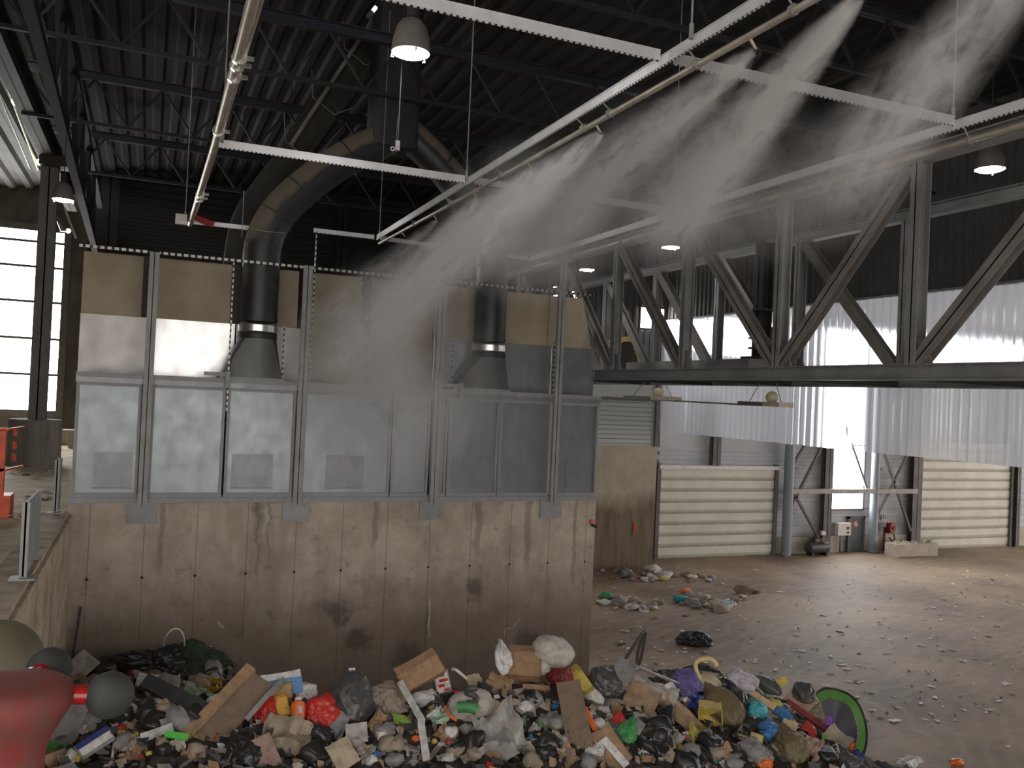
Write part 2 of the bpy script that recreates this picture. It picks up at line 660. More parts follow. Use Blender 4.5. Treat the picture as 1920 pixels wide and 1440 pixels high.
M_orange = mat('orange_paint', (.72, .10, .03), .5, 0, (.5, .07, .02), 3)
M_spray = mat('orange_spray_paint', (.85, .17, .06), .6)
M_white = mat('white_plastic', (.72, .7, .67), .45, 0, (.6, .575, .54), 4)
M_yellow = mat('yellow_lit_tone', (.75, .60, .10), .5, 0, (.6, .46, .08), 2)  # yellow lamplight put into the colour of the parts behind the girder
M_black = mat('black_rubber', (.02, .02, .021), .5, 0)
M_curtain = curtain_mat()
M_black2 = mat('near_black_steel', (.011, .01, .009), .8, 0, (.008, .007, .007), .8)  # near-black tone, darker than the other steels
M_paleboard = mat('pale_partition_board', (.50, .52, .50), .6, 0, (.44, .46, .44), .5)

# ------------------------------------------------------------------ setting
struct(MB().box((-1.7, -30, -.3), (80, 53.5, 0)).build('floor', M_floor))
struct(MB().box((-18, -6, 0), (-1.72, 53, 5.4)).build('floor_platform', M_plat))
k = MB()
k.loft([[V((-2.35, y, 5.4)), V((-1.7, y, 5.4)), V((-1.7, y, 5.52)), V((-2.3, y, 5.52))] for y in (-6, 3, 12, 24.9)])
struct(k.build('trim_kerb', M_kerb))
struct(MB().box((-1.72, 24.98, 0), (13.64, 25.6, 5.72)).build('wall_middle', M_conc))
struct(MB().box((-1.71, -6, 0), (-1.62, 24.97, 5.42)).build('wall_pit', M_kerb))


def ribs(axis_len, pitch, depth):
    """trapezoid profile: list of (s, offset)"""
    out = []
    s = 0
    while s < axis_len:
        for a, d in ((0, 0), (.35, 0), (.5, depth), (.85, depth)):
            out.append((s + a * pitch, d))
        s += pitch
    return out


def corr(name, m, O, U, W, lu, lw, pitch, depth, nrm):
    """corrugated sheet: ribs run along W, profile along U"""
    O, U, W, nrm = V(O), V(U), V(W), V(nrm)
    pr = ribs(lu, pitch, depth)
    vs, fs = [], []
    for s, d in pr:
        vs += [O + U * s + nrm * d, O + U * s + nrm * d + W * lw]
    for i in range(len(pr) - 1):
        fs.append((2 * i, 2 * i + 1, 2 * i + 3, 2 * i + 2))
    mb = MB()
    mb.add(vs, fs)
    return mb.build(name, m, origin=O)


struct(corr('wall_back', M_dark, (-3.4, 53, -.1), (0, 0, 1), (1, 0, 0), 22.2, 26, .42, .07, (0, -1, 0)))
struct(MB().box((-18, 53, 5.4), (-3.4, 53.2, 22)).build('wall_back_left', mat('brown_back_wall', (.13, .11, .085), .8, 0, (.075, .06, .048), .8)))
struct(MB().box((-18.2, -6, 5.4), (-18, 53, 22)).build('wall_left', M_dark))
struct(MB().box((27.6, 43.1, 6.2), (80, 43.3, 20.5)).build('wall_far', M_farwall))
struct(corr('wall_far_left', mat('grey_wall_sheet', (.15, .15, .15), .7, 0, (.10, .10, .10), .5), (20, 43.12, 0), (1, 0, 0), (0, 0, 1), 7.6, 20.5, .4, .05, (0, -1, 0)))
struct(corr('wall_far_lower', M_farwall, (25.5, 43.08, .0), (0, 0, 1), (1, 0, 0), 6.2, 55, .5, .04, (0, -1, 0)))
struct(MB().box((20, 43.3, 0), (20.3, 53, 20.5)).build('wall_link', M_dark))
struct(corr('wall_right_upper', M_farrib, (27.62, 3, 13.66), (0, 1, 0), (0, 0, 1), 40, 7.5, .38, .06, (-1, 0, 0)))
struct(MB().box((17.5, 40.5, 0), (25.75, 40.9, 6.6)).build('wall_divider', M_seg))
# roof: two slopes of ribbed deck, pale one on the left bay
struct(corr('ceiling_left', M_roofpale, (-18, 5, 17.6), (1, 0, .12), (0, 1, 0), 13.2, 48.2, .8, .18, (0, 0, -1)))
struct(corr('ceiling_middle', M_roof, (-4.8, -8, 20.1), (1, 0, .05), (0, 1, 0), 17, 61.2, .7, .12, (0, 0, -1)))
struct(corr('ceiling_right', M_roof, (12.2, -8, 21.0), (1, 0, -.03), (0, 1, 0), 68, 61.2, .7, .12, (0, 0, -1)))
struct(MB().box((-18, -8.2, 13), (80, -8, 21)).build('wall_unseen_light_block', M_dark))  # unseen wall added to cut the sky light reaching the roof
struct(MB().box((13, -8.2, 0), (48, -8, 13)).build('wall_unseen_light_block_lower', M_dark))  # unseen, added so the right-hand panels reflect something dark
# walkway the photo is taken from (below the frame)
w = MB()
w.box((-1.6, -3, 7.25), (2.5, 1.5, 7.4))
for x in (-1.4, 2.3):
    for y in (-2.7, 1.3):
        w.box((x - .1, y - .1, 0), (x + .1, y + .1, 7.25))
struct(w.build('floor_walkway', M_darksteel))

# far wall fittings
struct(MB().box((36.0, 42.86, 0), (41.2, 43.05, 1.05)).build('baseboard_back', M_paleconc))
struct(MB().box((43.1, 42.86, 0), (46.9, 43.05, 1.05)).build('baseboard_back_right', M_paleconc))
struct(MB().box((57, 42.86, 0), (75, 43.05, 1.3)).build('baseboard_back_end', M_paleconc))


def sectional_door(name, x0, x1, h, n):
    e = struct(thing(name, None, None, ((x0 + x1) / 2, 42.9, 0)))
    mb = MB()
    for i in range(n):
        z0, z1 = h * i / n, h * (i + 1) / n
        mb.loft([[V((x0, 42.84, z0 + .2)), V((x0, 42.84, z1 - .04)), V((x0, 42.92, z1 - .04)), V((x0, 42.92, z0 + .06))], [V((x1, 42.84, z0 + .2)), V((x1, 42.84, z1 - .04)), V((x1, 42.92, z1 - .04)), V((x1, 42.92, z0 + .06))]])
    mb.build('door_panels', M_doorw, e)
    mb = MB()
    for i in range(n + 1):
        z = h * i / n
        mb.box((x0, 42.86, z - .045), (x1, 42.95, z + .065))
    mb.build('panel_joints', M_doorrib, e)
    mb = MB()
    for x in (x0 - .12, x1 + .12):
        mb.box((x - .12, 42.72, 0), (x + .12, 42.98, h + .3))
        for i in range(n):
            mb.box((x - .16, 42.66, h * i / n + .25), (x + .05, 42.72, h * i / n + .38))
    mb.build('side_track', M_column, e)
    return e


d1 = sectional_door('door_1', 27.5, 35.7, 5.2, 8)
MB().box((27.3, 42.6, 5.2), (36.0, 42.98, 5.42)).build('door_header', M_white, d1)
d2 = sectional_door('door_2', 47.9, 56.4, 7.2, 11)
e = struct(thing('door_3', None, None, (42.4, 42.9, 0)))
MB().box((41.87, 42.84, .02), (42.95, 42.92, 2.12)).build('door_leaf', M_doorgrey, e)
mb = MB()
mb.box((41.72, 42.8, 0), (41.87, 42.98, 2.25)).box((42.95, 42.8, 0), (43.1, 42.98, 2.25)).box((41.72, 42.8, 2.12), (43.1, 42.98, 2.27))
mb.build('door_frame', M_column, e)
MB().tube([(42.05, 42.84, 1.02), (42.05, 42.78, 1.02), (42.2, 42.78, 1.02)], .025, 8).build('door_handle', M_wire, e)
mb = MB()
mb.lathe([(0, 0), (.2, 0), (.2, .012), (0, .012)], (42.35, 42.84, 1.78), 24, (0, -1, 0))
sg = mb.build('round_sign', M_white, e)
sg['label'] = 'white round sign with red ring'
mb = MB()
mb.lathe([(.15, 0), (.2, 0), (.2, .02), (.15, .02), (.15, 0)], (42.35, 42.835, 1.78), 24, (0, -1, 0))
mb.bar((42.24, 42.81, 1.68), (42.46, 42.81, 1.88), .02, .04)
mb.build('sign_ring', M_spray, sg)


def window(name, x0, x1, z0, z1, y, cols, rows, m, fw=.12, ft=.06):
    e = struct(thing(name, None, None, ((x0 + x1) / 2, y, z0)))
    MB().box((x0, y + .06, z0), (x1, y + .08, z1)).build('window_pane', m, e)
    mb = MB()
    mb.box((x0 - fw, y - .05, z0 - fw), (x0, y + .1, z1 + fw)).box((x1, y - .05, z0 - fw), (x1 + fw, y + .1, z1 + fw))
    mb.box((x0, y - .05, z0 - fw), (x1, y + .1, z0)).box((x0, y - .05, z1), (x1, y + .1, z1 + fw))
    for i in range(1, cols):
        x = x0 + (x1 - x0) * i / cols
        mb.box((x - ft / 2, y, z0), (x + ft / 2, y + .06, z1))
    for zf in (rows if isinstance(rows, (list, tuple)) else [j / rows for j in range(1, rows)]):
        z = z0 + (z1 - z0) * zf
        mb.box((x0, y, z - ft / 2), (x1, y + .06, z + ft / 2))
    mb.build('window_frame', M_winframe, e)
    return e


# left window: edges measured on the back wall
zb = atY(60, 769, 52.9).z
zt = atY(60, 432, 52.9).z
xr = atY(113, 600, 52.9).x
window('window_1', xr - 6.4, xr, zb, zt, 52.85, 1, [.2, .4, .605, .8, .94], M_window, .35, .13)
# tall strip window over the small door, and the clerestory band
window('window_2', 40.25, 42.95, 2.75, 14.0, 42.95, 1, [.36], M_windowblue)
wi = 3
for (px0, py0, px1, py1, cols) in ((1036, 540, 1090, 562, 5), (1200, 578, 1243, 616, 1), (1252, 598, 1330, 655, 2), (1335, 602, 1475, 668, 3),
                                   (1640, 628, 1735, 690, 2), (1765, 640, 1850, 694, 2), (1870, 648, 1960, 694, 2)):
    a, b2 = atY(px0, (py0 + py1) / 2, 43.0), atY(px1, (py0 + py1) / 2, 43.0)
    zt, zb = atY((px0 + px1) / 2, py0, 43.0).z, atY((px0 + px1) / 2, py1, 43.0).z
    window('window_%d' % wi, a.x, b2.x, zb, zt, 42.95, cols, 1, M_windowblue, .1)
    wi += 1

# ------------------------------------------------------------------ far wall columns, bracing, equipment
def far_col(x, r, label):
    e = thing('pipe_column', label, 'column', (x, 42.4, 0))
    MB().tube([(x, 42.4, 0), (x, 42.4, 14)], r, 20).build('shaft', M_pipecol, e, smooth=40)
    MB().box((x - r - .1, 42.4 - r - .1, 0), (x + r + .1, 42.4 + r + .1, .05)).build('base_plate', M_column, e)
    mb = MB()
    mb.box((x + r - .02, 42.36, 3.7), (x + r + .25, 42.44, 4.15)).box((x + r - .02, 42.36, 5.3), (x + r + .3, 42.44, 5.42))
    mb.build('bracket', M_column, e)


far_col(36.45, .3, 'round blue-grey pipe column beside the left white sectional door')
far_col(43.4, .27, 'round blue-grey pipe column right of the small grey door')
for x0, x1, lb in ((39.4, 40.02, 'dark upright steel column left of the tall bright window'), (46.85, 47.65, 'dark upright steel column left of the right white sectional door'), (56.75, 57.1, 'dark upright steel column right of the right white sectional door'),):
    tag(MB().ibeam(((x0 + x1) / 2, 42.7, 0), ((x0 + x1) / 2, 42.7, 15), x1 - x0, .4, .04, (0, 1, 0)).build('steel_column', M_column), lb, 'column')
tag(MB().ibeam((31.15, 42.7, 5.42), (31.15, 42.7, 9.5), .55, .4, .04, (0, 1, 0)).build('steel_stub_column', M_column), 'short steel column standing above the left white sectional door', 'column')
tag(MB().bar((36.45, 42.3, 3.95), (46.9, 42.3, 3.95), .28, .28).build('tie_beam', mat('pink_grey_beam', (.47, .42, .38), .6)), 'pale horizontal tie beam across the tall bright window', 'beam')
br = [((36.6, 5.2), (39.4, 9.2), 'slanting brace rising from the left pipe column under the curtain edge'), ((36.5, 2.4), (39.4, 7.3), 'thin brace crossing the pale wall right of the left pipe column'),
      ((37.0, 3.8), (39.6, .3), 'brace running down to the floor by the compressor'), ((43.6, 7.6), (46.8, 1.3), 'dark brace falling to the right above the red hose reel'),
      ((43.5, 1.8), (46.7, 7.0), 'dark brace rising to the right behind the red hose reel'), ((42.9, 4.0), (40.6, 8.6), 'brace slanting across the tall bright window')]
for a, b2, lb in br:
    tag(MB().bar((a[0], 42.55, a[1]), (b2[0], 42.55, b2[1]), .14, .14).build('diagonal_brace', M_column), lb, 'brace')
# compressor
e = thing('air_compressor', 'dark air compressor with lying tank beside the steel column', 'compressor', (38.7, 42.2, 0))
mb = MB()
mb.lathe([(0, -.85), (.2, -.83), (.34, -.7), (.36, -.5), (.36, .5), (.34, .7), (.2, .83), (0, .85)], (38.7, 42.2, .5), 20, (1, 0, 0))
mb.build('tank', mat('compressor_grey', (.10, .095, .09), .45, .3), e, smooth=40)
mb = MB()
for x in (38.15, 39.25):
    mb.box((x - .06, 41.95, 0), (x + .06, 42.45, .2))
mb.build('foot', M_black, e)
mb = MB()
mb.box((38.35, 42.0, .84), (38.85, 42.4, 1.05))
mb.lathe([(.0, 0), (.16, 0), (.18, .05), (.16, .26), (0, .28)], (38.6, 42.2, 1.03), 14)
mb.lathe([(.0, -.05), (.22, -.05), (.22, .05), (0, .05)], (39.0, 42.0, 1.02), 18, (0, 1, 0))
mb.build('motor', mat('motor_brown', (.12, .09, .075), .5, .2), e, smooth=40)
MB().box((38.85, 42.0, 1.25), (39.15, 42.2, 1.5)).build('pressure_switch', M_white, e)
# control box
e = thing('control_box', 'white wall control box with red switch left of the small grey door', 'control box', (41.1, 42.6, 1.1))
MB().box((40.6, 42.5, 1.12), (41.65, 42.8, 1.9)).build('casing', M_white, e)
MB().box((41.3, 42.46, 1.5), (41.48, 42.5, 1.66)).build('red_switch', M_redpin, e)
MB().lathe([(0, 0), (.07, 0), (.07, .05), (0, .05)], (41.4, 42.5, 1.3), 14, (0, -1, 0)).build('dial', M_black, e)
MB().bar((40.95, 42.65, .02), (40.95, 42.65, 1.12), .08, .08).build('stand_leg', M_column, e)
MB().bar((41.6, 42.65, .02), (41.6, 42.65, 1.12), .08, .08).build('stand_leg', M_column, e)
# hose reel
e = thing('fire_hose_reel', 'red fire hose reel mounted on the wall right of the small door', 'hose reel', (44.95, 42.5, 0))
mb = MB()
mb.lathe([(0, -.16), (.4, -.16), (.4, -.12), (.33, -.11), (.33, .11), (.4, .12), (.4, .16), (0, .16)], (44.95, 42.45, 1.55), 24, (.35, -1, 0))
mb.build('reel', M_redpin, e, smooth=40)
mb = MB()
mb.lathe([(0, .16), (.12, .16), (.1, .22), (0, .22)], (44.95, 42.45, 1.55), 16, (.35, -1, 0))
mb.build('hub', M_black, e)
MB().bar((44.75, 42.75, 0), (44.75, 42.75, 1.55), .12, .12).build('riser_pipe', mat('rust_red_pipe', (.2, .06, .035), .6), e)
MB().tube([(45.15, 42.4, 1.2), (45.25, 42.35, .8), (45.05, 42.4, .7), (44.85, 42.45, .95)], .04, 8).build('hose', M_black, e)
e = thing('fire_hose_sign', 'small red and white sign above the fire hose reel', 'sign', (44.85, 42.98, 2.0))
MB().box((44.68, 42.93, 2.0), (45.02, 42.96, 2.34)).build('sign_plate', M_white, e)
MB().box((44.74, 42.915, 2.04), (44.96, 42.93, 2.3)).build('sign_symbol', M_redpin, e)
MB().box((44.83, 42.905, 2.1), (44.87, 42.916, 2.25)).build('sign_mark', M_white, e)
# concrete block with studs
e = thing('concrete_block', 'large pale concrete block with knobs in front of the right sectional door', 'block', (45.3, 41.1, 0))
MB().box((43.55, 40.7, 0), (47.2, 41.55, .8)).build('block_body', M_paleconc, e)
mb = MB()
for i in range(5):
    mb.lathe([(.2, 0), (.2, .05), (.13, .14), (0, .15)], (44.1 + i * .7, 41.1, .8), 12)
mb.build('stacking_knobs', M_paleconc, e, smooth=40)

# mesh screen above the divider
e = thing('wire_screen', 'pale screen with horizontal wires standing on the far divider wall', 'screen', (23.8, 40.6, 6.6))
mb = MB()
mb.box((17.5, 40.62, 6.6), (25.55, 40.66, 9.05))
mb.build('backing_sheet', M_paleboard, e)
mb = MB()
for i in range(10):
    z = 6.72 + i * .245
    mb.bar((17.5, 40.5, z), (25.6, 40.5, z), .035, .035)
mb.build('wires', M_truss, e)
mb = MB()
mb.box((25.55, 40.45, 6.6), (25.78, 40.7, 10.4)).box((17.5, 40.46, 9.02), (25.7, 40.6, 9.12))
mb.build('screen_frame', M_column, e)
tag(MB().box((17.5, 40.6, 9.1), (25.55, 40.66, 10.3)).build('partition_sheet', M_paleboard), 'plain pale partition sheet above the wire screen, just under the girder', 'partition')

# ------------------------------------------------------------------ translucent curtain along X = 27.4
mb = MB()
y, i, pr = 13.0, 0, []
while y < 42.9:
    for a, dd in ((0, 0), (.12, .04), (.22, .04), (.34, 0)):
        pr.append((y + a, dd + .012 * math.sin(y * 1.7) + .02 * noise.noise(V((y * .8, 0, 0)))))
    y += .42
vs, fs = [], []
for yy, dd in pr:
    vs += [(27.4 - dd, yy, 7.36 + .03 * noise.noise(V((yy * 1.2, 3, 0)))), (27.4 - dd, yy, 10.4), (27.4 - dd, yy, 13.68)]
for j in range(len(pr) - 1):
    for q in (0, 1):
        fs.append((3 * j + q, 3 * j + q + 1, 3 * j + q + 4, 3 * j + q + 3))
mb.add(vs, fs)
e = thing('translucent_curtain', 'long hanging curtain of translucent ribbed plastic sheet behind the grey girder', 'curtain', (27.4, 28, 7.36))
mb.build('plastic_sheet', M_curtain, e)
MB().bar((27.5, 13, 13.72), (27.5, 42.9, 13.72), .12, .12).build('top_rail', M_truss, e)

# ------------------------------------------------------------------ box girder truss (X 14 and 18), running in Y
NY = [8.8, 12.8, 16.8, 20.8, 24.8, 28.8, 32.8, 36.8]


def side_truss(X, lb, ymin, zt, m, md, w):
    e = thing('lattice_girder', lb, 'girder', (X, 24, 9.66))
    MB().ibeam((X, ymin, 9.83), (X, 39.5, 9.83), .3, .33, .03).build('bottom_chord', m, e)
    MB().ibeam((X, ymin, zt), (X, 39.5, zt), .3, .3, .03).build('top_chord', m, e)
    for yy in NY:
        MB().ibeam((X, yy, 9.98), (X, yy, zt - .12), w, .28, .03, (1, 0, 0)).build('vertical_post', m, e)
    for i, yy in enumerate(NY):
        q = None
        if yy <= 16.8:
            q = yy - 4
            if q >= 6:
                MB().ibeam((X, yy - .1, 10.0), (X, q + .15, zt - .15), .3, .24, .03, (1, 0, 0)).build('diagonal', md, e)
        if yy >= 16.8 and yy < 36:
            q = yy + 4
            MB().ibeam((X, yy + .1, 10.0), (X, q - .15, zt - .15), .3, .24, .03, (1, 0, 0)).build('diagonal', md, e)
    for yy in NY[1:5]:
        mb = MB()
        mb.add([(X - .02, yy - .45, 9.98), (X - .02, yy + .45, 9.98), (X - .02, yy + .22, 10.5), (X - .02, yy - .22, 10.5),
                (X + .02, yy - .45, 9.98), (X + .02, yy + .45, 9.98), (X + .02, yy + .22, 10.5), (X + .02, yy - .22, 10.5)],
               [(0, 1, 2, 3), (7, 6, 5, 4), (0, 4, 5, 1), (1, 5, 6, 2), (2, 6, 7, 3), (3, 7, 4, 0)])
        mb.build('gusset_plate', m, e)
    return e


side_truss(14.0, 'grey lattice girder across the right half, nearer of the parallel pair', 6.5, 14.15, M_truss, M_trussbrown, .26)
g2 = side_truss(18.0, 'grey lattice girder seen behind the nearer girder, in front of the curtain', 8.6, 14.15, M_truss, M_trussbrown, .24)
for i, yy in enumerate(NY[1:6]):
    tag(MB().ibeam((14.16, yy, 9.78), (17.84, yy, 9.78), .2, .24, .02).build('cross_beam', M_darksteel), 'short dark cross beam joining the feet of the two grey girders', 'beam', 'cross beams between the girders')
tag(MB().box((16.3, 20.9, 10.0), (17.8, 28.0, 10.42)).build('deck_casing', M_truss), 'flat grey casing lying on the girder deck between the two lattice girders', 'casing')
# stub column with collars standing on the deck behind
e = thing('stub_column', 'thick dark stub column with collars standing on the girder casing', 'column', (17.4, 21.6, 10.42))
c = V((17.05, 21.3, 10.42))
MB().box((c.x - .4, c.y - .45, 10.42), (c.x + .4, c.y + .45, 10.52)).build('base_plate', M_darksteel, e)
MB().ibeam((c.x, c.y, 10.52), (c.x, c.y, 14.0), .4, .4, .04, (1, 0, 0)).build('shaft', M_darksteel, e)
mb = MB()
for z in (10.75, 11.05, 11.9):
    mb.box((c.x - .28, c.y - .28, z), (c.x + .28, c.y + .28, z + .06))
mb.build('collar', M_brownsteel, e)
# parts behind the girder, yellow lamplight put into their colour
p = atY(1168, 655, 39.5)
e = thing('yellow_drum_guard', 'yellow rounded guard over a brown drum, seen through the girder', 'machine', (p.x, 39.5, p.z - 1.1))
rings = []
for i in range(13):
    a = PI * i / 12
    cc, s = math.cos(a), math.sin(a)
    rings.append([V((p.x + r * cc, yy, p.z - .3 + r * s)) for r, yy in ((.95, 39.0), (.95, 40.1), (.7, 40.1), (.7, 39.0))])
MB().loft(rings).build('guard_arch', M_yellow, e, smooth=40)
MB().lathe([(0, -.5), (.66, -.5), (.66, .5), (0, .5)], (p.x, 39.55, p.z - .3), 20, (0, 1, 0)).build('drum', M_brownsteel, e, smooth=40)
MB().box((p.x - 1.3, 38.9, p.z - 1.6), (p.x + 2.6, 40.2, p.z - 1.1)).build('machine_base', M_paleboard, e)
a, b2 = atX(1172, 585, 21.0), atX(1207, 688, 21.0)
tag(MB().bar(a, b2, .22, .22).build('yellow_brace', M_yellow), 'slanting yellow brace bar beside the yellow drum guard', 'brace')
# slung linear fixtures under the girder
for (pa, pb, lb) in (((1180, 746), (1266, 747), 'slung flat fixture with round motor, farther of the two under the girder'), ((1396, 756), (1474, 760), 'slung flat fixture with round motor, nearer of the two under the girder')):
    a, b2 = atX(pa[0], pa[1], 16.0), atX(pb[0], pb[1], 16.0)
    z = (a.z + b2.z) / 2
    y0, y1 = min(a.y, b2.y), max(a.y, b2.y)
    ym = (y0 * .62 + y1 * .38)
    e = thing('slung_fixture', lb, 'fixture', (16, ym, z))
    MB().box((15.75, ym, z - .06), (16.25, y1, z + .06)).build('grey_tray', M_column, e)
    MB().box((15.75, y0, z - .06), (16.25, ym, z + .07)).build('cream_tray', mat('cream_tray', (.5, .46, .33), .6), e)
    MB().ball((16, ym - .08, z + .2), .17, 12).build('motor', mat('cream_motor', (.55, .5, .3), .6), e, smooth=60)
    mb = MB()
    for yy in (y0 + .2, y1 - .2):
        mb.tube([(16, yy, z + .05), (16, (yy + ym) / 2, 9.68)], .012, 6)
    mb.build('sling_wire', M_wire, e)
a = atX(1130, 749, 16.0)
tag(MB().tube([(16, 30, 9.12), (16, 20.6, 9.05)], .025, 8).build('conduit', M_column), 'thin straight conduit linking the two slung fixtures under the girder', 'conduit')

# ------------------------------------------------------------------ panel enclosure on the middle wall
e = thing('sill_beam', 'grey steel sill beam on top of the concrete wall under the panels', 'beam', (6, 25.1, 5.72))
MB().box((-1.74, 24.93, 5.72), (13.64, 25.5, 5.86)).build('sill_rail', M_frame, e)
e = thing('ledge_beam', 'grey ledge beam along the top of the lower panels', 'beam', (6, 25.1, 9.0))
MB().box((-1.7, 24.9, 9.0), (13.62, 26.1, 9.12)).build('ledge_rail', M_frame, e)
MB().box((-1.7, 24.93, 8.86), (13.62, 25.0, 9.0)).build('ledge_lip', M_hatch, e)

bays = [(-1.68, -.12, 'leftmost lower metal panel, at the open left end of the wall', .55, 1),
        (.13, 2.0, 'lower metal panel between first post and slotted strip', None, 0),
        (2.06, 3.9, 'lower metal panel below the left duct hood', .35, 1),
        (4.13, 6.7, 'wide lower metal panel veiled by mist, right of second post', .45, 1),
        (6.76, 7.88, 'narrow lower metal panel left of third post', None, 0),
        (8.14, 8.44, 'narrowest lower metal strip panel right of third post', None, 0),
        (8.5, 10.1, 'lower metal panel below the right duct hood', .35, 1),
        (10.16, 11.88, 'lower metal panel left of fourth post', None, 0),
        (12.13, 13.6, 'rightmost lower metal panel, beyond the fourth post', .5, 1)]
for x0, x1, lb, hx, hatch in bays:
    e = thing('wall_panel', lb, 'panel', ((x0 + x1) / 2, 25.05, 5.86))
    MB().box((x0 + .06, 25.04, 5.92), (x1 - .06, 25.07, 8.84)).build('sheet', M_galv, e)
    mb = MB()
    t = .07
    mb.box((x0, 24.98, 5.86), (x0 + t, 25.1, 8.86)).box((x1 - t, 24.98, 5.86), (x1, 25.1, 8.86))
    mb.box((x0 + t, 24.98, 5.86), (x1 - t, 25.1, 5.98)).box((x0 + t, 24.98, 8.78), (x1 - t, 25.1, 8.86))
    mb.build('panel_frame', M_frame, e)
    if hatch:
        c = x0 + (x1 - x0) * hx + .1
        hw = min(.55, (x1 - x0) * .3)
        h = MB()
        h.box((c - hw, 25.022, 6.12), (c + hw, 25.038, 7.05))
        ho = h.build('hatch', M_hatch, e)
        mb = MB()
        mb.box((c - hw - .02, 25.0, 6.09), (c + hw + .02, 25.03, 6.12))
        mb.build('hatch_lip', M_frame, ho)

posts = [(.02, 12.36, 'full height grey steel post between the two left panels, first from left'),
         (4.03, 12.4, 'full height grey steel post left of the mist, second from left'),
         (8.03, 12.3, 'full height grey steel post in the mist, third from left'),
         (12.0, 12.4, 'full height grey steel post near the right wall end, fourth from left')]
for x, zt, lb in posts:
    e = thing('steel_post', lb, 'post', (x, 24.85, 5.2))
    MB().ibeam((x, 24.84, 5.7), (x, 24.84, zt), .24, .14, .02, (0, 1, 0)).build('post_shaft', M_post, e)
    pl = MB().box((x - .37, 24.92, 5.18), (x + .37, 24.975, 5.72)).build('base_plate', M_post, e)
    for sx in (-.26, .26):
        for z in (5.3, 5.6):
            MB().lathe([(0, 0), (.022, 0), (.022, .03), (0, .03)], (x + sx, 24.92, z), 8, (0, -1, 0)).build('anchor_bolt', M_post, pl)
tag(MB().tube([(12.12, 24.9, 12.4), (12.17, 24.9, 14.6)], .05, 10).build('post_extension', M_post), 'slim tube rising above the fourth steel post', 'pipe')

# upper sheets, set back behind the ducts
UY = 26.12
M_zinc2 = galv_mat('low_glare_zinc_sheet', (.50, .48, .455), .5, .6, 2.0)  # same kind of zinc, weaker glare put into a duller colour
ups = [(-1.75, -.08, M_zinc2, 0), (.0, 2.25, M_shiny, .03), (2.3, 4.1, M_zinc2, -.02), (4.15, 6.1, M_tan, 0), (6.15, 8.2, M_tan, 0), (8.25, 10.4, M_hatch, 0), (10.45, 12.3, M_hatch, 0), (12.35, 13.95, M_hatch, 0)]
lbs = ['bright bare zinc sheet above the leftmost lower panel', 'glaring zinc sheet between first post and left duct hood', 'bright zinc sheet right of the left duct hood',
       'dull tan upper sheet right of second post, half lost in mist', 'dull tan upper sheet left of third post, lost in mist', 'grey upper sheet behind the right duct hood',
       'grey upper sheet left of fourth post', 'grey upper sheet at the right wall end']
for (x0, x1, m, tilt), lb in zip(ups, lbs):
    mb = MB()
    z0, z1 = 9.12, 10.7
    mb.add([(x0, UY, z0), (x1, UY + tilt, z0), (x1, UY + tilt - .02, z1), (x0, UY - .02, z1), (x0, UY + .04, z0), (x1, UY + .04 + tilt, z0), (x1, UY + .04 + tilt, z1), (x0, UY + .04, z1)],
           [(0, 1, 2, 3), (7, 6, 5, 4), (0, 4, 5, 1), (1, 5, 6, 2), (2, 6, 7, 3), (3, 7, 4, 0)])
    tag(mb.build('upper_sheet', m), lb, 'sheet')
tans = [(-1.75, -.1, 'tan board at the top left corner of the enclosure'), (.0, 2.3, 'tan board right of first post under the slotted rail'), (2.35, 4.0, 'tan board behind the left duct'),
        (4.15, 6.1, 'tan board right of second post behind mist'), (6.15, 8.2, 'tan board left of third post behind mist'), (8.25, 10.4, 'tan board behind the right duct'),
        (10.45, 12.2, 'tan board left of fourth post'), (12.25, 13.9, 'tan board with slanted right edge at the wall end')]
for i, (x0, x1, lb) in enumerate(tans):
    dx = .45 if i == 7 else 0
    mb = MB()
    mb.add([(x0, UY + .1, 10.68), (x1, UY + .1, 10.68), (x1 - dx, UY + .1, 12.4), (x0, UY + .1, 12.4), (x0, UY + .15, 10.68), (x1, UY + .15, 10.68), (x1 - dx, UY + .15, 12.4), (x0, UY + .15, 12.4)],
           [(0, 1, 2, 3), (7, 6, 5, 4), (0, 4, 5, 1), (1, 5, 6, 2), (2, 6, 7, 3), (3, 7, 4, 0)])
    tag(mb.build('tan_board', M_tan), lb, 'board')
    if i in (1, 2, 4, 6):
        tag(MB().box((x0 - .25, UY - .02, 10.7), (x0 + .02, UY + .08, 12.38)).build('board_joint_post', M_brownsteel), ['', 'dark upright strip at the first post between tan boards', 'dark upright strip hidden beside the left duct', '', 'dark upright strip between tan boards in the mist', '', 'dark upright strip between tan boards right of the right duct'][i], 'post')
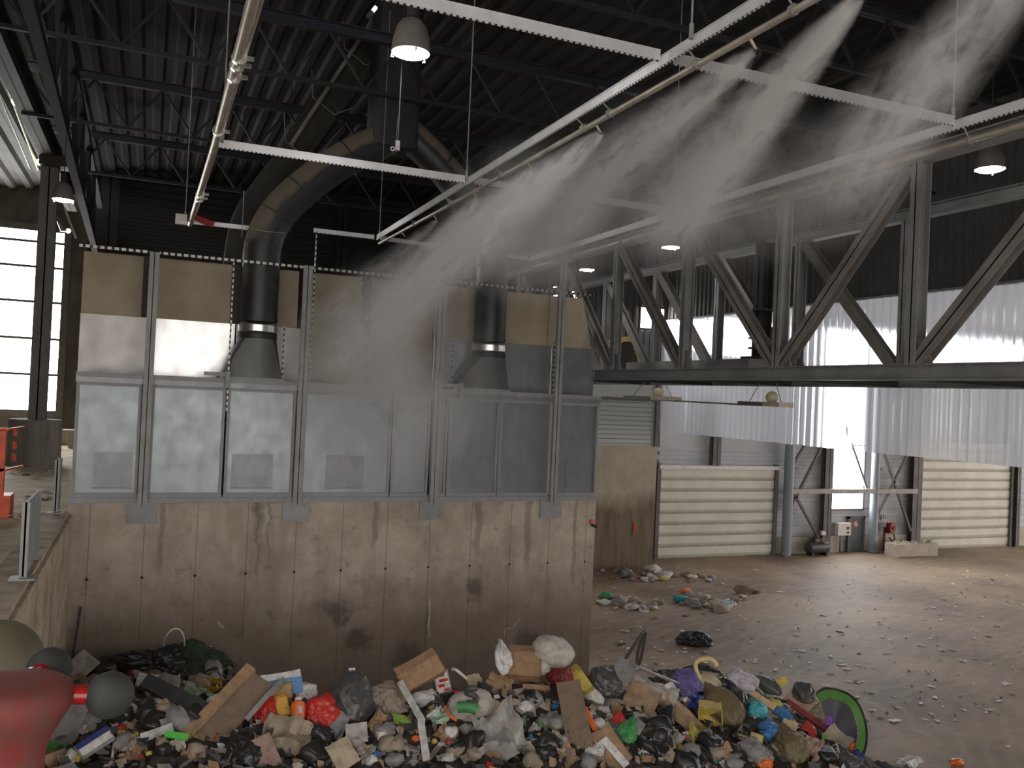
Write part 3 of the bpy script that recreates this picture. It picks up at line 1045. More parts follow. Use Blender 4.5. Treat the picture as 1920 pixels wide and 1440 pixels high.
# slotted rail along the top of the boards
for x0, x1, lb in ((-1.78, -.1, 'short slotted zinc rail above the top left tan board'), (.14, 3.9, 'slotted zinc rail crossing behind the left duct'), (4.18, 7.9, 'slotted zinc rail above the boards in the mist'), (8.16, 13.2, 'slotted zinc rail behind the right duct')):
    tag(MB().box((x0, 24.9, 12.33), (x1, 24.96, 12.4)).build('slotted_rail', M_slot_t), lb, 'rail')
for x, z0, z1, yy, lb in ((2.03, 8.2, 12.3, 24.88, 'thin slotted upright strip left of the left duct hood'), (4.2, 9.2, 13.4, 24.72, 'tall slotted upright strip fixed to second post'),
                          (3.52, 9.15, 10.7, 25.3, 'thin slotted upright strip right of the left duct hood'), (8.5, 9.15, 10.75, 25.0, 'thin slotted upright strip left of the right duct hood'),
                          (11.86, 9.15, 10.75, 24.9, 'thin slotted upright strip beside fourth post'), (6.2, 9.15, 10.75, 25.2, 'thin slotted upright strip in the mist at mid wall')):
    tag(MB().box((x - .02, yy, z0), (x + .02, yy + .03, z1)).build('slotted_strip', M_slot_z), lb, 'strip')

# ------------------------------------------------------------------ extraction ducts
DY = 25.55


def duct_y(px, py):
    return atY(px, py, DY)


def two_tone_tube(mb_dark, pts, r, n=24):
    mb_dark.tube(pts, r, n, True)


def smooth_path(pts, it=2):
    for _ in range(it):
        q = [pts[0]]
        for a, b2 in zip(pts[:-1], pts[1:]):
            q += [a * .75 + b2 * .25, a * .25 + b2 * .75]
        q.append(pts[-1])
        pts = q
    return pts


def duct_mat():
    m, nt, b = nodes_of('black_duct_with_dust')
    geo = nt.nodes.new('ShaderNodeNewGeometry')
    sep = nt.nodes.new('ShaderNodeSeparateXYZ')
    L(nt, geo.outputs['Normal'], sep.inputs[0])
    up = ramp(nt, math_node(nt, 'ADD', sep.outputs['Z'], math_node(nt, 'MULTIPLY', math_node(nt, 'SUBTRACT', noise_node(nt, geo.outputs['Position'], 1.6, 5), .5), .45)), .02, .2)
    L(nt, mix_col(nt, up, (.022, .022, .025), (.15, .125, .092)), b.inputs['Base Color'])
    L(nt, math_node(nt, 'ADD', math_node(nt, 'MULTIPLY', up, .45), .42), b.inputs['Roughness'])
    return m


M_ductd = duct_mat()
top = duct_y(742, 232)
e = thing('extraction_duct', 'forked black extraction duct coated with beige dust above the wall', 'duct', (top.x, DY, 9.2))
# square riser
xa, xb = duct_y(698, 150).x, duct_y(781, 150).x
mb = MB()
rings = []
for z in (16.2, 17.4, 18.6, 20.6):
    rc = .16
    ring = []
    for cx, cy, a0 in ((xb - rc, DY + .6 - rc, 0), (xa + rc, DY + .6 - rc, 90), (xa + rc, DY - .6 + rc, 180), (xb - rc, DY - .6 + rc, 270)):
        for j in range(5):
            a = math.radians(a0 + j * 22.5)
            ring.append(V((cx + rc * math.cos(a), cy + rc * math.sin(a), z)))
    rings.append(ring)
mb.loft(rings).build('square_riser', M_duct, e, smooth=35)
Ldn = [duct_y(487, 604), duct_y(489, 520), duct_y(490, 452), duct_y(520, 400), duct_y(565, 355), duct_y(640, 300), duct_y(724, 262), duct_y(742, 236)]
Rdn = [duct_y(919, 642), duct_y(921, 560), duct_y(922, 486), duct_y(905, 425), duct_y(872, 375), duct_y(838, 322), duct_y(768, 252), duct_y(740, 236)]


def straighten(P):
    x = sum(q.x for q in P[:3]) / 3
    for q in P[:3]:
        q.x = x
    return P


Ldn, Rdn = straighten(Ldn), straighten(Rdn)
mb = MB()
mb.tube(smooth_path(Ldn, 2), .52, 28)
mb.build('left_branch', M_ductd, e, smooth=40)
mb = MB()
mb.tube(smooth_path(Rdn, 2), .50, 28)
mb.build('right_branch', M_ductd, e, smooth=40)
for P, nm in ((Ldn, 'L'), (Rdn, 'R')):
    x = P[0].x
    sp = smooth_path(P, 2)
    mb = MB()
    for i in (1, 9, 13, 17, 22):
        if i + 1 < len(sp):
            d = (sp[i + 1] - sp[i]).normalized()
            mb.tube([sp[i] - d * .02, sp[i] + d * .02], .535, 28)
    mb.build('seam_ring', M_duct, e, smooth=40)
    zc = P[0].z
    mb = MB()
    mb.lathe([(.53, 0), (.555, .02), (.555, .2), (.53, .22)], (x, DY, zc - .3), 28)
    mb.build('clamp_band', M_clamp, e, smooth=40)
    mb = MB()
    mb.lathe([(.5, 0), (.53, .02), (.53, .16), (.5, .18)], (x, DY, zc - .5), 28)
    mb.build('rubber_sleeve', M_black, e, smooth=40)
    # flared hood
    zt = zc - .48
    zb = 9.16
    xl, xr_ = (x - .98, x + .66) if nm == 'L' else (x - 1.28, x + .52)
    n = 24
    r0, r1, r2 = [], [], []
    for i in range(n):
        a = 2 * PI * i / n
        c, s = math.cos(a), math.sin(a)
        r0.append(V((x + .52 * c, DY + .52 * s, zt)))
        k = 1 / max(abs(c), abs(s))
        hx = (xr_ - x) if c > 0 else (x - xl)
        r1.append(V((x + hx * min(1, k * abs(c)) * (1 if c > 0 else -1), DY - .03 + .5 * min(1, k * abs(s)) * (1 if s > 0 else -1), zb)))
    MB().loft([r1, r0]).build('hood', M_hood, e, smooth=45)
    mb = MB()
    mb.box((xl - .05, DY - .6, zb - .06), (xr_ + .05, DY + .5, zb + .02))
    mb.build('hood_flange', M_frame, e)
    mb = MB()
    mb.box((xl - .45, DY - .75, zb + .02), (xl + .1, DY - .6, zb + .12)).box((xl + .1, DY - .78, zb - .3), (xl + .22, DY - .66, zb + .15))
    mb.build('hood_bracket', M_frame, e)
    mb = MB()
    mb.tube([(x - .53, DY - .5, zc + 2.55), (x, DY - .56, zc + 2.5), (x + .53, DY - .5, zc + 2.52)], .012, 6)
    mb.tube([(x - .6, DY - .3, zc + 2.3), (x - .6, DY - .3, zc + 3.6)], .012, 6)
    mb.build('tie_wire', M_wire, e)
# second duct behind
a, b2, c2 = atY(690, 72, 27.3), atY(556, 285, 27.3), atY(470, 392, 27.3)
e = thing('round_duct', 'dusty round duct slanting up behind the forked duct', 'duct', b2)
sp = smooth_path([a, b2, c2, c2 + V((-.25, 0, -1.0)), c2 + V((-.3, 0, -2.5))], 2)
MB().tube(sp, .44, 24).build('duct_tube', mat('dim_duct', (.03, .026, .02), .8, 0, (.02, .018, .015), 1.0), e, smooth=40)
mb = MB()
for f in (.25, .6):
    q = a.lerp(b2, f)
    d = (b2 - a).normalized()
    mb.tube([q - d * .03, q + d * .03], .452, 24)
mb.build('seam_ring', M_duct, e)
mb = MB()
for f in (.12, .55, .92):
    q = a.lerp(b2, f)
    mb.tube([q + V((-.62, -.25, .75)), q + V((-.58, -.5, -.17)), q + V((.08, -.55, -.6)), q + V((.66, -.42, -.25))], .015, 6)
mb.build('strap_wire', M_wire, e)
tag(MB().tube([atY(706, 25, 26.6), atY(545, 272, 26.6)], .06, 8).build('slanted_pipe', M_trussbrown), 'thin straight pipe slanting beside the round duct behind the fork', 'pipe')

# ------------------------------------------------------------------ mist frame: rails, pipes, rods
ZR = 13.45


def rail(p, q, lb, m_slot, w=.09, h=.13):
    p, q = V(p), V(q)
    e = thing('channel_rail', lb, 'rail', (p + q) / 2)
    mb = MB()
    s, u, d = frame(q - p)
    mb.bar(p, q, .012, h)
    for sg in (-1, 1):
        mb.bar(p + u * sg * h / 2, q + u * sg * h / 2, .035, .012)
    mb.build('channel_web', M_railx, e)
    mb = MB()
    mb.bar(p - u * (h / 2 + .014), q - u * (h / 2 + .014), .014, .018)
    mb.build('slotted_lip', m_slot, e)
    return e


rail((5.98, 4.0, ZR), (5.98, 24.95, ZR), 'long zinc channel rail of the main mist line, rising to top right', M_slot_y)
rail((11.2, 4.0, ZR), (11.2, 25.7, ZR), 'long grey channel rail of the right mist line above the girder', M_slot_y)
rail((5.9, 9.62, ZR + .03), (1.0, 9.62, ZR + .03), 'zinc cross rail running to the top edge, nearest left of main line', M_slot_x)
rail((5.9, 17.1, ZR + .02), (1.02, 17.1, ZR + .02), 'zinc cross rail in front of the forked duct', M_slot_x)
rail((5.9, 24.95, ZR), (4.15, 24.95, ZR), 'short zinc cross rail above second post', M_slot_x, .08, .1)
rail((2.5, 25.8, ZR), (.98, 25.8, ZR), 'short bright cross rail left of the left duct elbow', M_slot_x, .08, .1)
rail((11.1, 9.58, ZR + .03), (6.1, 9.62, ZR + .03), 'cross rail veiled by mist at upper right, nearest right of main line', M_slot_x)
rail((11.1, 17.2, ZR + .02), (6.1, 17.1, ZR + .02), 'cross rail veiled by mist at mid height, right of main line', M_slot_x)
rail((11.1, 25.6, ZR), (6.1, 25.0, ZR), 'faint far cross rail behind mist above the right duct', M_slot_x, .08, .1)

e = thing('mist_pipe', 'slim bright spray pipe under the main zinc channel rail', 'pipe', (6.12, 14, 13.2))
MB().tube([(6.12, 4.0, 13.2), (6.12, 10, 13.22), (6.12, 17, 13.24), (6.12, 25.2, 13.32)], .042, 12).build('pipe_run', M_pipe, e, smooth=40)
NOZ = [5.0, 6.7, 8.1, 11.8, 14.4, 17.2, 20.0, 22.8]
for i, yy in enumerate(NOZ):
    z = 13.2 + (yy - 4) * .0055
    mb = MB()
    mb.tube([(6.12, yy, z), (6.2, yy, z - .09), (6.24, yy, z - .13)], [.022, .018, .012], 8)
    mb.build('nozzle', M_pipe, e)
for yy in (7.35, 9.1, 11.3, 12.15, 15.6, 18.6, 21.5):
    mb = MB()
    z = 13.2 + (yy - 4) * .0055
    mb.tube([(6.12, yy - .03, z), (6.12, yy + .03, z)], .065, 10)
    mb.tube([(6.12, yy, z + .04), (6.0, yy, ZR - .08)], .012, 6)
    mb.build('pipe_clamp', M_wire, e)
e = thing('mist_pipe', 'dull spray pipe under the right channel rail, just above the girder', 'pipe', (11.32, 14, 13.2))
MB().tube([(11.34, 4.0, 13.2), (11.36, 25.7, 13.2)], .05, 12).build('pipe_run', M_pipe, e, smooth=40)
for yy in (6.4, 9.5, 13, 14.5, 17.2, 20, 23):
    mb = MB()
    mb.tube([(11.35, yy, 13.2), (11.22, yy, ZR - .08)], .014, 6)
    mb.tube([(11.34, yy - .03, 13.2), (11.34, yy + .03, 13.2)], .07, 10)
    mb.build('pipe_clamp', M_wire, e)
# left line
e = thing('mist_pipe', 'beige double spray pipe falling from the top edge at upper left', 'pipe', (.95, 16, ZR))
MB().tube([(.9, 9, ZR - .02), (.95, 17, ZR - .02), (.9, 26.2, ZR - .02)], .07, 12).build('pipe_run', M_pipe, e, smooth=40)
MB().tube([(1.02, 9, ZR + .08), (1.03, 17, ZR + .08), (.98, 25, ZR + .08)], .035, 10).build('upper_pipe', M_pipe, e, smooth=40)
for yy in (12.4, 12.7, 13.2, 16.2, 21.9, 22.4):
    mb = MB()
    mb.tube([(.95, yy - .04, ZR), (.95, yy + .04, ZR)], .11, 10)
    mb.box((1.0, yy - .03, ZR - .02), (1.14, yy + .03, ZR + .03))
    mb.build('pipe_clamp', M_clamp, e)
MB().box((.5, 25.6, ZR - .14), (.8, 25.75, ZR + .14)).build('junction_box', M_white, e)
mb = MB()
mb.bar((1.0, 25.6, ZR + .08), (1.5, 25.6, ZR - .06), .1, .16)
mb.build('valve_handle', M_redpin, e)

rods = [(5.95, 17.15, ZR + .08, 'thin hanger rod above the joint of the main rail before the right duct branch'), (5.95, 9.0, ZR + .08, 'thin hanger rod at the top edge left of the first mist plume'), (11.1, 9.6, ZR + .1, 'thin hanger rod above the joint of the right rail'),
        (1.08, 17.1, ZR + .08, 'thin hanger rod beside the beige double pipe'), (.75, 25.7, ZR + .1, 'long thin hanger rod left of the beige double pipe'), (6.05, 24.95, ZR + .06, 'short hanger rod at the far end of the main rail'),
        (11.15, 17.3, ZR + .08, 'faint hanger rod behind mist above the right rail')]
for x, yy, z, lb in rods:
    e = thing('hanger_rod', lb, 'rod', (x, yy, z))
    MB().tube([(x, yy, z), (x, yy, 20.15)], .014, 6).build('rod', M_wire, e)
    MB().tube([(x, yy, z - .05), (x, yy, z + .14)], .03, 8).build('hook', M_wire, e)

# ------------------------------------------------------------------ lamps
def make_lamp():
    e = thing('bell_lamp', 'x', 'lamp', (0, 0, 0))
    mb = MB()
    mb.lathe([(0, .55), (.07, .545), (.16, .5), (.23, .4), (.275, .24), (.295, .08), (.3, .0), (.29, .0), (.28, .08), (.26, .24), (.2, .38), (0, .45)], (0, 0, 0), 28)
    mb.build('lamp_shade', M_shade, e, smooth=40)
    mb = MB()
    mb.lathe([(0, -.06), (.12, -.055), (.22, -.03), (.285, .0), (.285, .03), (0, .03)], (0, 0, 0), 28)
    mb.build('lamp_glass', M_lens, e, smooth=40)
    for a in (.5, 2.6, 4.7):
        c, s = math.cos(a), math.sin(a)
        MB().tube([(.3 * c, .3 * s, .03), (.31 * c, .31 * s, -.05), (.27 * c, .27 * s, -.05)], .014, 6).build('glass_clip', M_wire, e)
    mb = MB()
    mb.lathe([(0, .8), (.05, .8), (.09, .74), (.09, .55), (0, .53)], (0, 0, 0), 16)
    mb.tube([(0, 0, .78), (0, 0, 5.5)], .012, 6)
    mb.build('suspension', M_darksteel, e, smooth=40)
    return e


lamps = [((770, 100), 14.2, 'large lit bell lamp at top centre, nearest of all'), ((537, 361), 14.9, 'lit bell lamp just above the left duct elbow'),
         ((1856, 318), 14.2, 'lit bell lamp at the right edge above the girder'), ((1258, 464), 14.2, 'lit bell lamp under the right mist line, in front of the girder diagonals'),
         ((1101, 506), 14.2, 'lit bell lamp left of the girder, the middle of three receding ones'), ((986, 532), 14.2, 'smallest lit bell lamp just right of the right duct'),
         ((1505, 566), 14.2, 'glowing bell lamp seen through the girder above the curtain'), ((446, 467), 14.2, 'lit bell lamp half hidden behind the left duct'),
         ((118, 375), 14.2, 'lit bell lamp near the left column above the window')]
l0 = make_lamp()
for i, (px, z, lb) in enumerate(lamps):
    p = atZ(px[0], px[1], z)
    o = l0 if i == 0 else copy_tree(l0)
    o.location = p
    o['label'] = lb
LP = atZ(770, 100, 14.2)
# pulley under the big lamp
e = thing('pulley_hook', 'small pulley and hook dangling on a wire below the largest lamp', 'pulley', (3.5, 13.6, 12.0))
p = atY(744, 278, 13.6)
q = atY(762, 60, 13.6)
mb = MB()
mb.tube([p + V((.01, 0, .1)), V((p.x + .02, 13.6, q.z)), V((p.x + .02, 13.6, 20.1))], .009, 6)
mb.tube([p + V((-.03, 0, 0)), p + V((.0, 0, .5))], .006, 6)
mb.build('wire', M_darksteel, e)
MB().box((p.x - .03, 13.57, p.z - .04), (p.x + .04, 13.63, p.z + .12)).build('pulley_block', M_column, e)
MB().tube([p + V((-.07 + .03 * math.cos(t), 0, -.02 + .03 * math.sin(t))) for t in [k * PI / 6 for k in range(12)]], .009, 6, closed=True).build('ring', M_wire, e)
p = atY(350, 224, 52.6)
tag(MB().box((p.x - .12, 52.6, p.z - .15), (p.x + .15, 52.9, p.z + .2)).build('wall_box', M_column), 'tiny grey box high on the dark ribbed wall', 'box')
p = atY(698, 22, 24.0)
e = thing('spot_light', 'small lit spotlight at the top edge beside the square duct riser', 'spotlight', p)
MB().tube([p + V((-.12, 0, -.18)), p], .07, 12).build('spot_body', M_shade, e)
MB().tube([p, p + V((.1, 0, .15))], .05, 12).build('spot_glass', emit('spot_glass', (1, .85, .7), 6), e)

# ------------------------------------------------------------------ roof steel
for i, yy in enumerate((9.0, 16.7, 24.5, 32.4, 40.2)):
    e = thing('roof_truss', ['dark roof truss nearest the camera, across the top of the hall', 'dark roof truss second from the camera, under the roof deck', 'dark roof truss crossing behind the largest lamp and the square riser',
                             'dark roof truss fourth from the camera, deep in the hall', 'dark roof truss farthest from the camera, near the back wall'][i], 'truss', (11, yy, 17.5))
    x0, x1 = -4.2, 27.5
    MB().bar((x0, yy, 17.5), (x1, yy, 17.5), .11, .11).build('bottom_chord', M_darksteel, e)
    MB().ibeam((x0, yy, 19.1), (x1, yy, 19.1), .22, .3, .03).build('top_chord', mat('blue_black_steel', (.026, .03, .044), .6, 0, (.018, .02, .03), .8), e)
    n = 15
    w = (x1 - x0) / n
    for k in range(n):
        xa_ = x0 + k * w
        MB().bar((xa_, yy, 19.0), (xa_ + w / 2, yy, 17.55), .07, .07).build('web_member', M_darksteel, e)
        MB().bar((xa_ + w / 2, yy, 17.55), (xa_ + w, yy, 19.0), .07, .07).build('web_member', M_darksteel, e)
for i, x in enumerate((8.4, 19.6)):
    tag(MB().ibeam((x, 5, 19.55), (x, 45, 19.55), .2, .3, .02).build('roof_purlin', M_brownsteel), ['dark purlin beam running away under the roof above the fork', 'brown purlin beam running away behind the mist at upper right'][i], 'beam')
# left bay: column on plinth, runway girder, lattice column
e = thing('plinth_column', 'grey steel column standing on a round concrete plinth at left', 'column', (-4.0, 38.95, 5.4))
mb = MB()
mb.lathe([(0, 0), (.96, 0), (.96, 1.78), (.93, 1.82), (0, 1.82)], (-4.0, 38.95, 5.4), 36)
pl = mb.build('round_plinth', mat('grey_plinth', (.19, .17, .15), .85, 0, (.12, .105, .09), 1.4, stretch=(3, 3, .4)), e, smooth=40)
mb = MB()
for i, (z, h) in enumerate(((6.72, .28), (6.25, .3), (5.78, .3))):
    a = math.radians(233)
    for k in range(3):
        aa = a + (k - 1) * .06
        mb.bar((-4.0 + .975 * math.cos(aa), 38.95 + .975 * math.sin(aa), z - h * .5), (-4.0 + .975 * math.cos(aa), 38.95 + .975 * math.sin(aa), z + h * (.5 - .1 * k)), .06, .02)
mb.build('orange_spray_marks', M_spray, pl)
MB().ibeam((-3.95, 38.95, 7.2), (-3.95, 38.95, 17.5), .62, .5, .05, (0, 1, 0)).build('column_shaft', M_column, e)
MB().box((-4.3, 38.3, 17.2), (-3.1, 39.2, 17.6)).build('corbel', M_brownsteel, e)
tag(MB().ibeam((-4.15, 6, 18.1), (-4.0, 50, 17.9), .5, .9, .05).build('runway_girder', M_brownsteel), 'brown runway girder running away at the upper left above the column', 'girder')
e = thing('lattice_column', 'dark lattice girder beside the top left column, behind the runway', 'girder', (-2.4, 30, 15))
xa_ = -2.7
for z in (15.2, 17.9):
    MB().bar((xa_, 12, z + 2.2), (xa_, 50, z), .26, .26).build('chord', M_black2, e)
for k in range(8):
    yy = 14 + k * 4
    zz = 15.2 + (50 - yy) * 2.2 / 38
    MB().bar((xa_, yy, zz), (xa_, yy + 2, zz + 2.7), .16, .16).build('web_member', M_black2, e)
    MB().bar((xa_, yy + 2, zz + 2.6), (xa_, yy + 4, zz), .16, .16).build('web_member', M_black2, e)
tag(MB().ibeam((-2.3, 51.5, 5.4), (-2.3, 51.5, 20), .9, .5, .05, (0, 1, 0)).build('steel_column', M_darksteel), 'dark back wall column right of the left window', 'column')
tag(MB().ibeam((4.6, 52.4, 10), (4.6, 52.4, 20), .7, .4, .05, (0, 1, 0)).build('steel_column', M_darksteel), 'dark back wall column above the tan boards left of the duct', 'column')
tag(MB().ibeam((10.4, 52.4, 10), (10.4, 52.4, 20), .7, .4, .05, (0, 1, 0)).build('steel_column', M_darksteel), 'dark back wall column right of the left duct elbow', 'column')
# conduit with green pilot lamps along left bay
a, b2 = atX(0, 125, -4.6), atX(72, 318, -4.6)
e = thing('pilot_lamp_conduit', 'bright conduit with green pilot lamps under the left roof', 'conduit', a)
MB().tube([a, b2], .05, 8).build('conduit_tube', mat('bright_conduit', (.7, .64, .46), .4, .3), e)
MB().tube([a + V((-.35, 0, 0)), b2 + V((-.3, 0, 0))], .03, 8).build('conduit_tube', M_pipe, e)
Mg = emit('green_pilot', (.6, 1, .35), 6)
for px, py, r in ((30, 190, .14), (74, 304, .13)):
    c = atX(px, py, -4.4)
    mb = MB()
    mb.ball(c, r, 8)
    mb.build('green_lamp', Mg, e, smooth=60)
c = atY(128, 433, 46.0)
e = thing('green_pilot_lamp', 'single small green pilot lamp by the top of the left window', 'lamp', c)
MB().ball(c, .11, 8).build('green_lamp', Mg, e, smooth=60)
a = atY(101, 372, 46.0)
MB().tube([a, atY(108, 410, 46.0), atY(116, 432, 46.0), c], .08, 8).build('bent_conduit', M_clamp, e, smooth=40)
a, b2 = atY(122, 392, 45), atY(142, 446, 45)
tag(MB().bar(a, b2, .3, .1).build('cable_tray', M_pipe), 'short slanting cable tray right of the left column', 'cable tray')

# platform plates, orange machine, rubble
for (bx, by, tx, ty, ln, lb) in ((103, 962, 107, 862, .62, 'upright grey steel plate on the kerb, farther one, beside the left panel'), (42, 1086, 50, 942, 1.7, 'upright grey steel plate on the kerb, nearer one, with base plate')):
    B = atZ(bx, by, 5.52)
    T = atY(tx, ty, B.y)
    e = thing('kerb_plate', lb, 'plate post', B)
    MB().box((B.x - .06, B.y, 5.52), (B.x + .06, B.y + .02, T.z)).build('front_flange', M_post, e)
    MB().box((B.x - .015, B.y, 5.56), (B.x + .015, B.y + ln, T.z)).build('web_plate', M_post, e)
    MB().box((B.x - .06, B.y + ln, 5.52), (B.x + .06, B.y + ln + .02, T.z)).build('rear_flange', M_post, e)
    bp = MB().box((B.x - .2, B.y - .15, 5.52), (B.x + .2, B.y + .2, 5.545)).build('base_plate', M_post, e)
P0 = atZ(8, 970, 5.4)
e = thing('orange_machine', 'orange painted steel frame of a machine cut by the left edge', 'machine frame', P0)
yy = P0.y
za, zb2 = atY(5, 806, yy).z, atY(5, 882, yy).z
x = P0.x
MB().box((x - .22, yy - .05, 5.4), (x - .05, yy + .1, za)).build('upright', M_orange, e)
MB().box((x - 1.6, yy - .1, 5.4), (x + .12, yy + .6, 5.95)).build('base_block', M_orange, e)
MB().box((x - 1.6, yy - .05, za - .02), (x + .0, yy + .06, za + .05)).bar((x - .1, yy, za), (x + .15, yy + 1.5, za), .06, .05).build('top_bar', M_orange, e)
MB().box((x - 1.6, yy - .05, zb2 - .02), (x + .0, yy + .06, zb2 + .05)).bar((x - .1, yy, zb2), (x + .2, yy + 1.2, zb2), .06, .05).build('middle_bar', M_orange, e)
MB().tube([(x - .15, yy + .02, 5.4), (x - .15, yy + .3, 5.4)], .28, 16).build('wheel', M_black, e)
rb = MB()
for i in range(9):
    c = V((-7.5 + rnd.random() * 4.2, 48.5 + rnd.random() * 2.5, 5.4))
    s = .5 + rnd.random() * .8
    tag(MB().bar(c, c + V((s * 1.6, rnd.uniform(-.5, .5), .0)), s, s * 1.1 + .5).build('stacked_block', M_paleconc), 'pale concrete block stacked against the back wall under the left window', 'block', 'blocks under the left window')

# ------------------------------------------------------------------ water monitor close to the camera
mc = atY(22, 1300, 1.0)
e = thing('water_monitor', 'dusty red fire monitor with black ball knobs close at lower left', 'water monitor', (mc.x, 1.0, 7.4))
px = 1.09 / FPX


def zof(py):
    return atY(22, py, 1.0).z


prof = [(0, zof(1276)), (.02, zof(1276.3)), (.042, zof(1277)), (.057, zof(1281)), (.065, zof(1289)), (.0685, zof(1304)), (.0685, zof(1322)), (.057, zof(1350)), (.045, zof(1385)), (.039, zof(1420)), (.04, zof(1500)), (.055, zof(1505)), (.055, zof(1540)), (.045, zof(1545)), (.045, 7.42), (.1, 7.42), (.1, 7.4), (0, 7.4)]
MB().lathe([(r * .84 if z > 8.2 else r, z) for r, z in prof], (mc.x, 1.0, 0), 40).build('red_body', M_red, e, smooth=40)
b1 = atY(206, 1303, 1.0)
h0 = atY(112, 1302, 1.0)
MB().tube([h0, atY(176, 1303, 1.0)], .0095, 16).build('pin', M_redpin, e, smooth=40)
mb = MB()
mb.ball(b1, .0238, 18)
mb.build('ball_knob', M_ball, e, smooth=60)
b3 = atY(92, 1254, 1.09)
mb = MB()
mb.ball(b3, .0235, 18)
mb.build('ball_knob', M_ball, e, smooth=60)
MB().tube([V((mc.x, 1.02, zof(1300))), b3], .011, 12).build('pin', M_redpin, e, smooth=40)
dc = atY(-12, 1250, 1.42)
e = thing('olive_dome', 'dusty olive dome behind the red fire monitor at the left edge', 'dome', (dc.x, 1.42, 7.4))
r = .066
MB().lathe([(r * math.cos(PI / 2 * i / 10), dc.z + r * math.sin(PI / 2 * i / 10)) for i in range(11)], (dc.x, 1.42, 0), 32).build('dome_cap', M_olive, e, smooth=60)
MB().lathe([(0, 7.4), (r * .97, 7.4), (r * .97, dc.z), (0, dc.z)], (dc.x, 1.42, 0), 32).build('dome_drum', M_olive, e, smooth=40)

# small marks on walls
p = atY(1115, 984, 24.9)
e = thing('orange_hook', 'small orange hook sticking out of the right end of the concrete wall', 'hook', p)
MB().tube([p + V((-.12, .1, .12)), p + V((-.1, -.02, .0)), p + V((.05, -.04, -.06))], .05, 8).build('hook_arm', M_brownsteel, e)
MB().box((p.x - .16, 24.86, p.z + .02), (p.x - .05, 24.97, p.z + .16)).build('orange_tip', M_spray, e)
p = atY(1191, 990, 40.4)
mb = MB()
for k in range(4):
    mb.bar((p.x - .1 + k * .03, 40.44, p.z - .3), (p.x - .02 + k * .03, 40.44, p.z + .32 - .06 * k), .05, .02)
tag(mb.build('orange_spray_mark', M_spray), 'orange spray paint mark on the far brown divider wall', 'paint mark')
a, b2 = atY(152, 1137, 24.7), atY(128, 1292, 24.2)
tag(MB().tube([a, b2], .035, 8).build('leaning_rod', M_black), 'thin dark rod leaning in the corner of the concrete wall and the pit side', 'rod')
for pts, lb in ((((805, 1128), (806, 1150), (803, 1172), (804, 1196)), 'thin white drip mark low on the concrete wall, centre right'), (((408, 1165), (413, 1172), (420, 1178)), 'short white smear on the concrete wall above the heap, left'),
                (((1085, 1040), (1092, 1062), (1096, 1088)), 'thin pale scratch on the concrete wall near its right end'), (((945, 1192), (947, 1180), (962, 1176), (975, 1160)), 'thin pale bent scratch on the concrete wall above the pale cushion')):
    P = [atY(q[0], q[1], 24.965) for q in pts]
    mb = MB()
    for a, b2 in zip(P[:-1], P[1:]):
        mb.bar(a, b2, .05 if 'scratch' not in lb else .022, .012, (0, 1, 0))
    tag(mb.build('wall_mark', mat('wall_mark_white', (.5, .46, .42), .8)), lb, 'mark')
# ------------------------------------------------------------------ rubbish heap
RY = 17.0
_r = [(20, 1345), (150, 1330), (250, 1315), (340, 1300), (440, 1298), (500, 1292), (620, 1308), (690, 1300), (760, 1288), (830, 1278), (930, 1275), (1000, 1270), (1060, 1275),
      (1120, 1292), (1200, 1305), (1260, 1300), (1320, 1290), (1400, 1290), (1450, 1302), (1530, 1335), (1580, 1380), (1625, 1450), (1660, 1560)]
RT = [(q.x, q.z) for q in (atY(a, b, RY) for a, b in _r)]


def ridge(x):
    if x <= RT[0][0]:
        return RT[0][1]
    for (xa, za), (xb_, zb_) in zip(RT[:-1], RT[1:]):
        if x <= xb_:
            return za + (zb_ - za) * (x - xa) / (xb_ - xa)
    return -.6


def hp(x, y):
    zr = ridge(x) - .12
    if y <= RY:
        z = zr - .24 * (RY - y)
    else:
        z = zr - .75 * (y - RY) - .1 * (y - RY) ** 2
    s = max(0, min(1, (3.4 - x) / 1.3))
    s = s * s * (3 - 2 * s)
    lobe = (1.55 + .45 * math.exp(-((x - 1.0) / 1.1) ** 2) * math.exp(-((y - 23.9) / 1.6) ** 2)) * s
    z = max(z, lobe)
    return z + .22 * noise.noise(V((x * .9, y * .9, 1.3))) + .1 * noise.noise(V((x * 2.6, y * 2.6, 4)))


def hit(px, py, lift=0.0):
    d = ray(px, py)
    t = 10.0
    while t < 26:
        p = CAM + d * t
        if p.y > 24.8:
            break
        if p.z < hp(p.x, p.y) + lift:
            return p
        t += .04
    return atY(px, py, RY if px > 440 else 23.0)


TM = {}


def tm(name, col, rough=.55, dirt=.55, scale=6, metal=0.0, alpha=1.0, trans=0.0):
    if name not in TM:
        b = tuple(c * (1 - dirt) + e_ * dirt for c, e_ in zip(col, (.10, .08, .06)))
        TM[name] = mat('rubbish_' + name, col, rough, metal, b, scale, 1.0, alpha=alpha, trans=trans, lo=.42, hi=.7)
    return TM[name]


